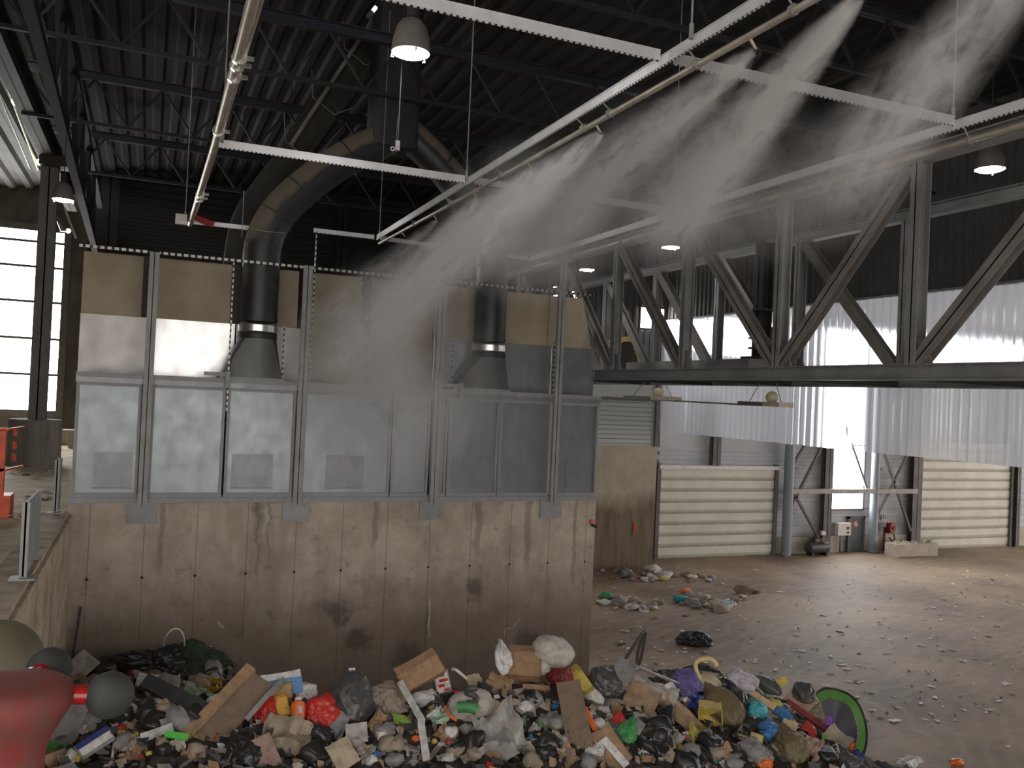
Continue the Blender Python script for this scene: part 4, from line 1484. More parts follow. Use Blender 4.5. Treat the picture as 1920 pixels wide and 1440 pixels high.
T_white = tm('white', (.74, .72, .69))
T_litter = tm('litter_white', (.86, .84, .81), .6, .12)
T_offwhite = tm('offwhite', (.5, .46, .41))
T_grey = tm('grey', (.27, .26, .255))
T_dgrey = tm('dark_grey', (.062, .063, .066), .35)
T_black = tm('black', (.018, .018, .019), .32, .25)
T_brown = tm('cardboard', (.36, .22, .12), .8)
T_tan = tm('tan_cardboard', (.42, .28, .165), .8)
T_paletan = tm('pale_cardboard', (.5, .41, .29), .8)
T_wood = tm('weathered_wood', (.22, .155, .105), .8)
T_palewood = tm('pale_wood', (.62, .43, .24), .7, .3)
T_red = tm('red', (.55, .03, .025), .35, .3)
T_dred = tm('dark_red', (.26, .025, .025), .6)
T_orange = tm('orange', (.78, .17, .03), .35, .2)
T_amber = tm('amber', (.66, .36, .07), .6, .3)
T_yellow = tm('yellow', (.62, .48, .10), .5, .35)
T_paleyellow = tm('pale_yellow', (.66, .52, .23), .5, .25)
T_green = tm('green', (.06, .30, .09), .4, .3)
T_lime = tm('lime', (.30, .46, .08), .4, .3)
T_brightgreen = tm('bright_green', (.10, .55, .08), .35, .15)
T_mint = tm('mint', (.36, .48, .36), .4)
T_dkgreen = tm('dark_green', (.02, .045, .02), .8)
T_blue = tm('blue', (.03, .16, .40), .4, .25)
T_dkblue = tm('dark_blue', (.02, .035, .19), .4, .3)
T_teal = tm('teal', (.03, .32, .38), .4, .25)
T_purple = tm('purple', (.13, .10, .30), .6)
T_violet = tm('violet', (.26, .10, .46), .4, .2)
T_lilac = tm('lilac', (.52, .47, .52), .4)
T_pink = tm('pink_brown', (.42, .27, .22), .6)
T_olive = tm('olive', (.15, .11, .045), .5)
T_clear = tm('clear', (.52, .5, .47), .2, .45, 6, 0, .62)
T_steel = tm('steel', (.5, .5, .5), .3, .4, 6, .7)
T_straw = tm('straw', (.48, .40, .27), .8)
T_beige = tm('beige', (.36, .29, .22), .7)


def basis(px, py, rot, tilt=.4):
    """axes of a piece lying tilted on the heap, its long side at the picture angle rot"""
    d = ray(px, py).normalized()
    n = (-d * (1 - tilt) + V((0, 0, 1)) * tilt).normalized()
    a = math.radians(rot)
    e1 = RIGHT * math.cos(a) + UP * math.sin(a)
    e1 = (e1 - d * (e1.dot(n) / d.dot(n))).normalized()
    e2 = n.cross(e1).normalized()
    return Matrix((e1, e2, n)).transposed()


def stretch_of(px, py, rot, tilt):
    B = basis(px, py, rot, tilt)
    d = ray(px, py).normalized()
    f = []
    for k in (0, 1):
        c = B.col[k]
        f.append(max(.55, (c - d * c.dot(d)).length))
    return f


HERO = []


def blob(w, h, d, seed, rough=.22, sub=4, knot=True):
    bm = bmesh.new()
    bmesh.ops.create_icosphere(bm, subdivisions=sub, radius=.5)
    o = V((seed * 3.7, seed * 1.9, seed * 5.1))
    for v in bm.verts:
        p = v.co * 2
        a = noise.noise(p * 1.1 + o) * rough * 1.5
        f = 1 - abs(noise.noise(p * 2.3 + o * 2)) * 2
        a += f * rough * .4
        a += (1 - abs(noise.noise(p * 4.6 + o)) * 2.4) * rough * .3
        a += (1 - abs(noise.noise(p * 10 + o)) * 2) * rough * .09
        v.co *= 1 + a
        if knot and p.y > .55:
            k = (p.y - .55) / .45
            v.co.x *= 1 - .55 * k
            v.co.z *= 1 - .55 * k
            v.co.y *= 1 + .35 * k
    mb = MB()
    bm.verts.ensure_lookup_table()
    mb.add([(v.co.x * w, v.co.y * h, v.co.z * d) for v in bm.verts], [tuple(q.index for q in f.verts) for f in bm.faces])
    bm.free()
    return mb


def sheet(w, h, seed, crumple=.12, bend=.15, nx=12, ny=9, t=.014, ragged=.0):
    o = V((seed * 2.3, seed * 4.1, seed))
    top = []
    for j in range(ny + 1):
        for i in range(nx + 1):
            u, v = i / nx - .5, j / ny - .5
            e = 1.0
            if ragged:
                e = 1 + ragged * noise.noise(V((u * 4, v * 4, 0)) + o)
            z = crumple * (noise.noise(V((u * 2.4, v * 2.4, 0)) + o) + .5 * (1 - 2 * abs(noise.noise(V((u * 4.5, v * 4.5, 3)) + o)))) * min(w, h) * 1.6
            z += bend * (u * u * 4 - .5) * w * .5
            top.append(V((u * w * e, v * h * e, z)))
    n = len(top)
    vs = top + [p - V((0, 0, t)) for p in top]
    fs = []
    r = nx + 1
    for j in range(ny):
        for i in range(nx):
            a = j * r + i
            fs.append((a, a + 1, a + 1 + r, a + r))
            fs.append((n + a + r, n + a + 1 + r, n + a + 1, n + a))
    for i in range(nx):
        fs.append((i + 1, i, n + i, n + i + 1))
        a = ny * r + i
        fs.append((a, a + 1, n + a + 1, n + a))
    for j in range(ny):
        a = j * r
        fs.append((a, a + r, n + a + r, n + a))
        a = j * r + nx
        fs.append((a + r, a, n + a, n + a + r))
    mb = MB()
    mb.add(vs, fs)
    return mb


def place(o, px, py, rot, lift=0.0, tilt=.55, extra=None):
    P = hit(px, py)
    B = basis(px, py, rot, tilt)
    if extra:
        B = B @ Matrix.Rotation(extra[0], 3, 'X') @ Matrix.Rotation(extra[1], 3, 'Y')
    o.rotation_euler = B.to_euler()
    o.location = P + B.col[2] * lift
    return P


def sc_at(px, py):
    P = hit(px, py)
    return (P - CAM).dot(FWD) / FPX


SEED = [0]


def hero(kind, name, label, cat, px, py, w, h, rot=0, m=None, lift=None, tilt=.4, extra=None, depth=None, **kw):
    SEED[0] += 1
    sd = SEED[0]
    s = sc_at(px, py)
    HERO.append((px, py, w, h, rot))
    f1, f2 = stretch_of(px, py, rot, tilt)
    W, H = w * s / f1, h * s / f2
    if kind == 'bag':
        W, H = w * s, h * s
    if kind == 'bag':
        D = depth or min(W, H) * .75
        o = blob(W, H, D, sd, kw.get('rough', .26), 5, kw.get('knot', True)).build(name, m, origin=(0, 0, 0), smooth=50)
        lift = D * .32 if lift is None else lift
    elif kind == 'sheet':
        o = sheet(W, H, sd, kw.get('crumple', .1), kw.get('bend', .12), ragged=kw.get('ragged', 0.0)).build(name, m, origin=(0, 0, 0), smooth=40)
        lift = .2 if lift is None else lift
    elif kind == 'plank':
        D = depth or .06
        mb = MB()
        n = 8
        rings = []
        for i in range(n + 1):
            x = (i / n - .5) * W
            jj = .012 * noise.noise(V((i * 1.3, sd, 0)))
            hw = H / 2
            rings.append([V((x, -hw + jj, -D / 2)), V((x, hw + jj, -D / 2)), V((x, hw + jj * .5, D / 2)), V((x, -hw - jj, D / 2))])
        mb.loft(rings)
        o = mb.build(name, m, origin=(0, 0, 0))
        lift = .2 if lift is None else lift
    elif kind == 'box':
        D = depth or min(W, H) * .7
        o = thing(name, label, cat, (0, 0, 0))
        t = .02
        mb = MB()
        mb.box((-W / 2, -H / 2, -D / 2), (W / 2, H / 2, -D / 2 + t))
        mb.box((-W / 2, -H / 2, -D / 2), (-W / 2 + t, H / 2, D / 2)).box((W / 2 - t, -H / 2, -D / 2), (W / 2, H / 2, D / 2))
        mb.box((-W / 2, -H / 2, -D / 2), (W / 2, -H / 2 + t, D / 2)).box((-W / 2, H / 2 - t, -D / 2), (W / 2, H / 2, D / 2))
        if kw.get('closed', True):
            mb.box((-W / 2, -H / 2, D / 2 - t), (W / 2, H / 2, D / 2))
        mb.build('carton_body', m, o)
        if kw.get('flap', True):
            fl = sheet(W * .96, H * .5, sd, .03, .06, 6, 4)
            fl.v = [Matrix.Rotation(-.6, 3, 'X') @ p + V((0, H * .68, D * .42)) for p in fl.v]
            fl.build('flap', kw.get('flapm', m), o)
        lift = D * .35 if lift is None else lift
        if kw.get('stripe'):
            MB().box((-W / 2, H * kw.get('sy', .18), D / 2), (W / 2, H / 2, D / 2 + .008)).build('printed_stripe', kw['stripe'], o)
        if kw.get('printm'):
            mb = MB()
            for (x0, y0, x1, y1) in kw['prints']:
                mb.box((x0 * W, y0 * H, D / 2), (x1 * W, y1 * H, D / 2 + .008))
            mb.build('printed_marks', kw['printm'], o)
    else:
        raise ValueError(kind)
    place(o, px, py, rot, lift, tilt, extra)
    tag(o, label, cat)
    return o


def strip(name, label, cat, pts, r, m, lifts=None, flat=None):
    """bent strip or rod through picture points, lying on the heap"""
    P = []
    for (a, b), (c, d_) in zip(pts[:-1], pts[1:]):
        HERO.append(((a + c) / 2, (b + d_) / 2, math.hypot(c - a, d_ - b), 14, -math.degrees(math.atan2(d_ - b, c - a))))
    for i, (a, b) in enumerate(pts):
        p = hit(a, b)
        l = (lifts[i] if lifts else .12)
        P.append(p + V((0, 0, l * .5)) - ray(a, b).normalized() * l)
    mb = MB()
    if flat:
        for a, b in zip(P[:-1], P[1:]):
            mb.bar(a, b, flat[0], flat[1], -FWD + V((0, 0, .5)))
        o = mb.build(name, m)
    else:
        mb.tube(smooth_path(P, 2), r, 8)
        o = mb.build(name, m, smooth=50)
    tag(o, label, cat)
    return o


# base of the heap: fine mixed waste nobody could count
mb = MB()
gx, gy = 150, 110
x0, x1, y0, y1 = -1.6, 18.2, 8.0, 24.95
idx = {}
for j in range(gy + 1):
    for i in range(gx + 1):
        x = x0 + (x1 - x0) * i / gx
        y = y0 + (y1 - y0) * j / gy
        z = hp(x, y) + .09 * noise.noise(V((x * 6, y * 6, 9))) + .05 * noise.noise(V((x * 14, y * 14, 2)))
        idx[i, j] = len(mb.v)
        mb.v.append(V((x, y, max(z, -.05))))
for j in range(gy):
    for i in range(gx):
        q = (idx[i, j], idx[i + 1, j], idx[i + 1, j + 1], idx[i, j + 1])
        if max(mb.v[k].z for k in q) > 0:
            mb.f.append(q)
            mb.mi.append(0)
o = mb.build('rubbish_heap', mat('heap_muck', (.075, .058, .044), .8, 0, (.02, .017, .014), 5, bump=.6, lo=.35, hi=.6), origin=(0, 0, 0))
tag(o, 'mound of dark fine mixed rubbish underlying the front heap', 'rubbish heap', kind='stuff')
# small bits over the heap
cm = [T_white, T_grey, T_brown, T_beige, T_dgrey, T_tan, T_clear, T_red, T_blue, T_green, T_yellow, T_offwhite, T_black]
wts = [3, 8, 12, 14, 30, 4, 4, 1, 1, 1, 1, 5, 30]
pool = [i for i, w in enumerate(wts) for _ in range(w)]
mb = MB()
for _ in range(4600):
    x, y = rnd.uniform(-1.5, 14.8), rnd.uniform(11.5, 19.5)
    if rnd.random() < .16:
        x, y = rnd.uniform(-1.5, 2.6), rnd.uniform(18, 24.8)
    z = hp(x, y)
    if z < .02:
        continue
    mb.cur = rnd.choice(pool)
    s = rnd.uniform(.03, .11) * rnd.uniform(.6, 1.3)
    n = V((rnd.uniform(-1, 1), rnd.uniform(-1.2, .4), rnd.uniform(.2, 1))).normalized()
    a, b, _ = frame(n)
    c = V((x, y, z + rnd.uniform(0, .1)))
    l = s * rnd.uniform(.5, 2.2)
    q = rnd.uniform(-.3, .5) * s
    mb.add([c - a * l - b * s, c + a * l * .8 - b * s * rnd.uniform(.5, 1), c + a * l + b * s + n * q, c - a * l * rnd.uniform(.4, 1) + b * s * .8, c - n * .03],
           [(0, 1, 2, 3), (0, 4, 1), (1, 4, 2), (2, 4, 3), (3, 4, 0)])
mb.cur = 0
o = mb.build('rubbish_scraps', cm, origin=(0, 0, 0))
tag(o, 'countless tiny mixed scraps strewn over the front heap', 'rubbish', kind='stuff')

H = hero
H('sheet', 'grey_board', 'plain grey panel leaning just under the red monitor and its right ball knob', 'panel', 122, 1362, 62, 78, -8, T_grey, crumple=.01, bend=0)
H('sheet', 'white_board', 'white board corner poking up behind the rear ball knob', 'board', 152, 1266, 40, 46, -38, T_offwhite, crumple=.01, bend=0, lift=.5)
H('box', 'printed_carton', 'flat white carton with a dark blue stripe at lower left', 'carton', 177, 1410, 60, 26, 33, T_white, depth=.14, flap=False, stripe=T_dkblue, sy=.12, tilt=.3, lift=.42)
H('sheet', 'paper_card', 'white card with dark smudges beside the bright green strip', 'card', 294, 1384, 56, 16, 20, T_white, crumple=.03, bend=.02)
H('plank', 'green_strip', 'short bright green plastic strip at lower left', 'strip', 331, 1390, 42, 11, -10, T_brightgreen, depth=.03)
H('plank', 'black_plank', 'long black plank slanting down to the right at left of the heap', 'panel', 328, 1315, 128, 26, -26, T_black, depth=.1)
H('bag', 'red_cloth_roll', 'dark red roll lying high at left under the dark foliage', 'cloth', 275, 1264, 62, 22, -3, T_dred, knot=False)
H('box', 'white_carton', 'white carton half buried left, below the dark red roll', 'carton', 283, 1286, 52, 18, -4, T_white, depth=.25)
H('bag', 'blue_bottle', 'small blue and white bottle among scraps at left', 'bottle', 322, 1281, 24, 12, 40, T_blue, knot=True, rough=.1)
H('bag', 'foliage_clump', 'dark clump of wilted foliage against the concrete wall', 'foliage', 372, 1246, 85, 50, -12, T_dkgreen, rough=.5, knot=False)
H('bag', 'dark_heap_lump', 'black shredded lump against the wall under the white wire loop', 'lump', 305, 1245, 95, 42, -4, T_black, rough=.55, knot=False)
H('bag', 'brown_lump', 'red brown scrap lump left of the wire loop', 'lump', 282, 1238, 40, 22, 10, T_dred, rough=.5, knot=False)
strip('wire_loop', 'thin white wire loop standing up against the concrete wall', 'wire', [(306, 1224), (307, 1204), (318, 1186), (332, 1181), (343, 1190), (346, 1208), (344, 1226)], .02, T_white, [.1] * 7)
H('bag', 'white_rag', 'small white rag inside the foot of the wire loop', 'rag', 326, 1221, 16, 12, -50, T_white)
H('sheet', 'mint_bag', 'pale mint plastic bag behind the black plank', 'bag', 372, 1312, 62, 26, -22, T_mint, crumple=.25, ragged=.25)
H('bag', 'white_bag', 'small white crumpled bag right of the mint bag', 'bag', 400, 1320, 26, 26, -20, T_white)
H('box', 'amber_carton', 'small open amber carton at the top of the heap, left', 'carton', 395, 1294, 32, 24, 6, T_amber, closed=False, extra=(-.5, .3))
strip('hooked_rod', 'thin pale rod with a curled end near the amber carton', 'rod', [(408, 1278), (430, 1278), (446, 1278), (449, 1286), (442, 1290)], .015, T_offwhite)
H('plank', 'wide_board', 'wide brown broken board slanting up across the left of the heap', 'board', 428, 1356, 165, 58, 50, T_wood, depth=.07, lift=.35)
H('plank', 'long_batten', 'long brown batten along the upper edge of the wide broken board', 'batten', 408, 1340, 165, 20, 47, T_brown, depth=.12, lift=.45)
H('box', 'blue_white_box', 'white box with blue side on top of the heap, left of centre', 'box', 526, 1288, 74, 26, 10, T_white, depth=.4, extra=(.5, 0), stripe=T_blue, sy=-.5)
H('box', 'brown_carton', 'brown carton under the white and blue box', 'carton', 522, 1311, 50, 26, 4, T_tan, depth=.35)
strip('grey_lath', 'narrow grey lath slanting up toward the white and blue box', 'lath', [(461, 1363), (500, 1325), (532, 1292)], .03, T_grey, [.25, .4, .4], flat=(.09, .025))
H('bag', 'red_bag', 'round red plastic bag behind the grey lath', 'bag', 499, 1335, 46, 58, 10, T_red)
H('sheet', 'red_rag', 'red rag left of the wide broken board top', 'rag', 441, 1310, 30, 22, 35, T_red, crumple=.2, ragged=.2)
H('box', 'yellow_carton', 'yellow orange carton between red bag and orange bottle', 'carton', 529, 1336, 24, 36, 14, T_amber, depth=.3)
# orange bottle
s = sc_at(558, 1343)
e = thing('orange_bottle', 'orange plastic bottle with pale label standing in the heap', 'bottle', (0, 0, 0))
R_, Hh = 13 * s, 46 * s
mb = MB()
prof = [(0, -Hh / 2), (R_ * .94, -Hh / 2), (R_, -Hh * .46), (R_, -Hh * .3), (R_ * .95, -Hh * .28), (R_ * .95, -Hh * .24), (R_, -Hh * .22), (R_, Hh * .25), (R_ * .9, Hh * .36), (R_ * .45, Hh * .44), (R_ * .42, Hh * .46), (0, Hh * .46)]
mb.lathe(prof, (0, 0, 0), 24, (0, 1, 0)).build('bottle_body', T_orange, e, smooth=35)
mb = MB()
mb.lathe([(R_ * .5, Hh * .44), (R_ * .5, Hh * .56), (0, Hh * .57)], (0, 0, 0), 16, (0, 1, 0)).build('cap', T_white, e, smooth=35)
mb = MB()
mb.box((R_ * .05, -Hh * .1, R_ * .88), (R_ * .62, Hh * .18, R_ * 1.02)).build('paper_label', T_lilac, e)
place(e, 558, 1343, 3, R_ * 2.6, .2)
H('bag', 'red_film_bag', 'crumpled bright red film bag right of the orange bottle', 'bag', 604, 1345, 62, 66, -20, T_red, rough=.3)
H('bag', 'dark_grey_bag', 'big dark grey rubbish bag on the heap left of centre', 'bag', 656, 1324, 86, 92, 12, T_dgrey, rough=.18, lift=.3)
H('bag', 'white_film_bag', 'white crumpled bag behind the orange bottle', 'bag', 572, 1306, 44, 32, 20, T_white, rough=.3)
H('plank', 'grey_board', 'pale grey board leaning below the red film bag', 'board', 633, 1374, 28, 66, -18, T_grey, depth=.04)
H('sheet', 'white_square', 'small white square tag poking above the dark grey bag', 'tag', 659, 1279, 12, 14, 3, T_white, crumple=.02, bend=0, lift=.4)
H('sheet', 'cardboard_flap', 'brown cardboard piece at the bottom edge left of centre', 'cardboard', 497, 1422, 40, 62, 25, T_pink, crumple=.05)
H('bag', 'black_bag', 'shiny black bag at the bottom edge below the wide board', 'bag', 455, 1424, 62, 66, 20, T_black)
H('sheet', 'tan_paper', 'large crumpled tan paper sheet below the orange bottle', 'paper', 540, 1390, 86, 62, -12, T_beige, crumple=.22, ragged=.2)
H('sheet', 'pale_sheet', 'pale folded card sheet at bottom edge below the grey board', 'card', 642, 1424, 44, 52, 30, T_paletan, crumple=.06)
H('sheet', 'stained_sheet', 'pale sheet with an orange print below the dark grey bag', 'card', 668, 1384, 40, 34, 6, T_offwhite, crumple=.04)
H('box', 'bark_carton', 'brown tubular carton on the crest, centre left', 'carton', 785, 1270, 84, 34, 30, T_brown, depth=.4, extra=(.3, .0))
H('box', 'red_print_carton', 'white carton with red printed marks on the crest', 'carton', 829, 1286, 28, 40, 12, T_white, depth=.25, printm=T_red, prints=[(-.38, .22, .2, .42), (-.2, -.02, .4, .1), (-.3, -.25, .1, -.12), (.0, -.45, .4, -.32)], flap=False, tilt=.35)
strip('white_trunking', 'long bent white plastic trunking running down the heap centre', 'trunking', [(749, 1300), (790, 1365), (789, 1372), (799, 1440)], .04, T_white, [.45, .3, .3, .3], flat=(.13, .05))
H('bag', 'beige_bag', 'lumpy beige bag left of the white trunking', 'bag', 722, 1316, 62, 44, -10, T_beige, rough=.3)
H('bag', 'beige_clod', 'beige clod beside the lumpy beige bag', 'bag', 745, 1330, 48, 36, -25, T_beige, rough=.35)
H('bag', 'lime_bag', 'lime green plastic bag left of the white trunking', 'bag', 756, 1366, 30, 42, 35, T_lime, rough=.35)
H('bag', 'orange_bit', 'orange scrap beside the lime green bag', 'scrap', 779, 1386, 13, 11, 0, T_orange, knot=False)
# big bag with S
ob = H('bag', 'printed_bag', 'large pale bag with dark letter S and green patch, centre of heap', 'bag', 882, 1332, 86, 66, 5, T_offwhite, rough=.12, knot=False, depth=.5)
s = sc_at(882, 1332)
D = .5


def on_bag(ob, pts, r, name, m, flat=1.0):
    me = ob.data
    out = []
    for x, y in pts:
        best, bz = None, -9
        for v in me.vertices:
            d = (v.co.x - x * s) ** 2 + (v.co.y - y * s) ** 2
            if d < (6 * s) ** 2 and v.co.z > bz:
                bz = v.co.z
        out.append(V((x * s, y * s, (bz if bz > -9 else .1) + .005)))
    mb = MB()
    mb.tube(smooth_path(out, 2), r, 8)
    ch = mb.build(name, m, None, origin=(0, 0, 0), smooth=50)
    ch.parent = ob


on_bag(ob, [(14, 22), (2, 26), (-8, 20), (-4, 12), (6, 8), (12, 0), (4, -8), (-8, -6)], .06, 'letter_s_print', T_dgrey)
on_bag(ob, [(-24, -10), (-10, -12), (2, -16), (10, -20)], .11, 'green_print', T_green)
strip('black_hose', 'short curved black hose below the red printed carton', 'hose', [(797, 1342), (808, 1332), (820, 1330), (830, 1340)], .035, T_black, [.3] * 4)
H('bag', 'white_pack', 'white pack with coloured print left of the printed bag', 'bag', 798, 1320, 46, 36, -20, T_white, rough=.2)
strip('white_straw', 'thin white straw crossing below the black hose', 'rod', [(800, 1361), (826, 1342)], .02, T_white, [.35, .35])
H('sheet', 'teal_rag', 'greenish rag under the thin white straw', 'rag', 824, 1352, 34, 28, 20, T_mint, crumple=.2, ragged=.2)
strip('orange_strip', 'orange strap right of the greenish rag', 'strap', [(833, 1340), (842, 1358), (856, 1366)], .03, T_orange, [.3] * 3)
H('bag', 'clear_bottle', 'clear crushed bottle below the green printed bag', 'bottle', 878, 1372, 36, 18, -15, T_clear, rough=.15)
H('bag', 'white_peak_bag', 'white crumpled bag peaking above the crest against the wall', 'bag', 942, 1246, 28, 50, 10, T_white, rough=.3, lift=.3)
H('box', 'crest_carton', 'brown open carton on the crest right of the white peak bag', 'carton', 982, 1263, 62, 44, -4, T_brown, depth=.5)
H('bag', 'pale_cushion', 'big pale rounded cushion on top of the crest', 'cushion', 1036, 1236, 74, 56, -20, T_offwhite, rough=.1, knot=False, lift=.35)
H('bag', 'pale_lobe', 'smaller pale lump leaning on the rounded cushion', 'cushion', 1010, 1259, 44, 36, -30, T_offwhite, rough=.15, knot=False, lift=.3)
strip('white_bent_strip', 'bent white strip on the crest right of the red printed carton', 'strip', [(846, 1269), (853, 1268), (874, 1286)], .03, T_white, [.3] * 3)
H('sheet', 'brown_flaps', 'torn brown cardboard flaps at the crest behind the printed bag', 'cardboard', 936, 1296, 44, 40, -20, T_brown, crumple=.12, ragged=.3)
H('sheet', 'tan_wedge', 'tan cardboard wedge right of the printed bag', 'cardboard', 912, 1338, 40, 44, -30, T_tan, crumple=.05)
H('bag', 'black_drum_bag', 'rounded black bag in the hollow below the printed bag', 'bag', 915, 1372, 60, 44, -8, T_black, rough=.12, knot=False)
H('sheet', 'clear_film', 'large crumpled sheet of clear grey film, centre bottom', 'film', 942, 1392, 80, 84, 25, T_clear, crumple=.3, ragged=.25)
H('plank', 'upright_board', 'broad weathered board lying steeply right of centre', 'board', 1076, 1356, 46, 118, 8, T_wood, depth=.07, lift=.35)
H('plank', 'crossing_lath', 'short brown lath across the hollow behind the weathered board', 'lath', 1005, 1302, 50, 8, -4, T_brown, depth=.05, lift=.3)
H('bag', 'dark_hump_bag', 'dark humped bag right of the wall corner foot', 'bag', 1136, 1288, 58, 50, -35, T_dgrey, lift=.25)
H('box', 'yellow_green_carton', 'yellow green carton above the weathered board', 'carton', 1087, 1289, 32, 40, 30, T_yellow, depth=.3)
H('bag', 'rust_bundle', 'rust brown bundle below the pale rounded cushion', 'bundle', 1050, 1272, 44, 32, -30, T_dred, rough=.35)
H('bag', 'white_sack', 'white sack right of the weathered board', 'bag', 1112, 1316, 38, 44, -10, T_white, rough=.25)
strip('steel_bracket', 'rusty triangular steel bracket sticking up above the crest', 'bracket', [(1172, 1256), (1212, 1210), (1206, 1240), (1197, 1270), (1192, 1250), (1206, 1222)], .035, T_dgrey, [.5, .9, .7, .4, .5, .8])
H('sheet', 'grey_sheet_panel', 'pale grey flat panel below the triangular bracket', 'panel', 1168, 1272, 36, 46, -30, T_grey, crumple=.02, bend=0, lift=.35)
H('sheet', 'tan_cardboard', 'tan cardboard sheet right of centre below the crest', 'cardboard', 1202, 1322, 60, 54, -25, T_tan, crumple=.06)
H('sheet', 'pale_paper', 'pale crumpled paper sheet above the tan cardboard', 'paper', 1228, 1304, 84, 34, -20, T_offwhite, crumple=.15, ragged=.15)
H('sheet', 'white_card', 'white card lying on the pale paper sheet', 'card', 1252, 1301, 26, 14, 28, T_white, crumple=.01, bend=0, lift=.3)
strip('steel_rail', 'thin grey steel rail on the crest right of the bracket', 'rail', [(1198, 1266), (1236, 1282), (1272, 1296)], .03, T_steel, [.35] * 3)
H('bag', 'purple_cloth', 'purple cloth hanging on the crest left of the yellow hoop', 'cloth', 1290, 1284, 50, 40, -25, T_purple, rough=.3)
# yellow hoop basket
e = thing('hoop_basket', 'basket with a yellow hoop handle on the crest at right', 'basket', hit(1320, 1290))
hp_ = [(1318, 1292), (1308, 1275), (1302, 1256), (1308, 1246), (1326, 1242), (1338, 1246), (1343, 1256)]
P = [hit(1320, 1290) + RIGHT * ((a - 1320) * sc_at(1320, 1290)) + UP * ((1290 - b) * sc_at(1320, 1290)) + V((0, 0, .1)) for a, b in hp_]
MB().tube(smooth_path(P, 2), .055, 10).build('hoop_handle', T_paleyellow, e, smooth=50)
bb = blob(58 * s, 46 * s, .35, 91, .12, 3, False)
B = basis(1325, 1278, -20)
bb.v = [B @ p + hit(1320, 1290) + RIGHT * .1 + UP * .1 for p in bb.v]
bb.build('basket_body', T_straw, e, smooth=50)
H('bag', 'lilac_bag', 'pale lilac bag on the crest right of the yellow hoop', 'bag', 1386, 1284, 58, 40, -4, T_lilac, rough=.2)
H('bag', 'black_cap_bag', 'black bag between the yellow hoop and the lilac bag', 'bag', 1352, 1290, 44, 30, -8, T_black)
H('sheet', 'navy_rag', 'navy blue rag below the purple cloth', 'rag', 1314, 1326, 44, 28, -14, T_dkblue, crumple=.2, ragged=.2)
H('bag', 'olive_sack', 'large olive brown sack right of centre', 'bag', 1356, 1338, 62, 92, 25, T_olive, rough=.15)
H('box', 'yellow_tray', 'open yellow carton tray below the navy rag', 'carton', 1332, 1364, 44, 48, -4, T_yellow, closed=False, depth=.3, flapm=T_paleyellow)
H('bag', 'yellow_pouch', 'yellow pouch left of the open yellow tray', 'bag', 1302, 1387, 20, 42, 4, T_yellow)
H('plank', 'orange_bar', 'narrow orange brown bar beside the weathered board', 'bar', 1107, 1360, 10, 50, 22, T_orange, depth=.04)
H('bag', 'crimson_rag', 'crimson rag right of the orange brown bar', 'rag', 1156, 1358, 28, 26, -20, T_red, rough=.35)
H('bag', 'green_plastic', 'ragged green plastic piece right of the crimson rag', 'plastic', 1175, 1380, 32, 52, -20, T_green, rough=.35)
H('sheet', 'grey_card', 'small grey card on the green plastic piece', 'card', 1196, 1377, 18, 24, -28, T_grey, crumple=.02, bend=0, lift=.3)
H('sheet', 'curled_cardboard', 'curled orange brown cardboard edge at bottom, right of centre', 'cardboard', 1142, 1410, 44, 76, 30, T_tan, crumple=.03, bend=.6)
H('plank', 'white_lath', 'white lath at the bottom beside the curled cardboard', 'lath', 1152, 1420, 14, 62, 38, T_white, depth=.04)
H('bag', 'white_scrap_bag', 'white torn bag left of the curled cardboard', 'bag', 1116, 1416, 26, 36, -30, T_white, rough=.4)
H('sheet', 'torn_cardboard', 'torn cardboard strip with white edge right of the tan sheet', 'cardboard', 1276, 1348, 30, 78, 40, T_tan, crumple=.08, ragged=.2)
H('bag', 'black_label_bag', 'glossy black bag under the pale wood batten', 'bag', 1380, 1324, 46, 58, 10, T_black, rough=.15)
H('sheet', 'bag_label', 'tiny white label patch on the glossy black bag', 'label', 1376, 1317, 8, 10, 0, T_white, crumple=.01, bend=0, lift=.32)
H('plank', 'pale_batten', 'short pale new wood batten at right of the heap', 'batten', 1420, 1319, 70, 11, -34, T_palewood, depth=.07, lift=.32)
H('bag', 'teal_bag', 'teal plastic bag under the pale wood batten', 'bag', 1419, 1337, 36, 36, 20, T_teal, rough=.2)
H('bag', 'blue_bag', 'upper blue plastic bag right of the teal bag', 'bag', 1462, 1347, 44, 30, -25, T_blue, rough=.25)
H('bag', 'blue_bag', 'lower blue plastic bag below the teal bag', 'bag', 1440, 1377, 42, 34, -15, T_blue, rough=.25)
H('bag', 'mint_scrap', 'small mint green scrap above the upper blue bag', 'scrap', 1443, 1303, 16, 16, 20, T_mint)
H('bag', 'yellow_packet', 'yellow packet beside the mint green scrap', 'packet', 1455, 1326, 20, 26, 20, T_yellow)
H('sheet', 'yellow_sponge', 'yellow sponge on the crest at right', 'sponge', 1466, 1287, 20, 14, 25, T_yellow, crumple=.03, lift=.25)
H('box', 'small_yellow_carton', 'small yellow carton below the lower blue bag', 'carton', 1418, 1388, 24, 18, -18, T_paleyellow, depth=.1, flap=False)
H('plank', 'wood_offcut', 'pale pointed wood offcut right of the lower blue bag', 'offcut', 1480, 1373, 26, 18, -20, T_palewood, depth=.06, lift=.3)
H('sheet', 'pink_cardboard', 'pink brown cardboard slope at right of the heap', 'cardboard', 1500, 1322, 46, 40, -38, T_pink, crumple=.08)
H('bag', 'dark_arched_bag', 'dark arched bag with yellow tag behind the pink brown cardboard', 'bag', 1506, 1304, 40, 34, -45, T_dgrey)
H('bag', 'dark_shell', 'dark folded shell on the crest right of the lilac bag', 'bag', 1440, 1288, 54, 26, -30, T_dgrey, rough=.12)
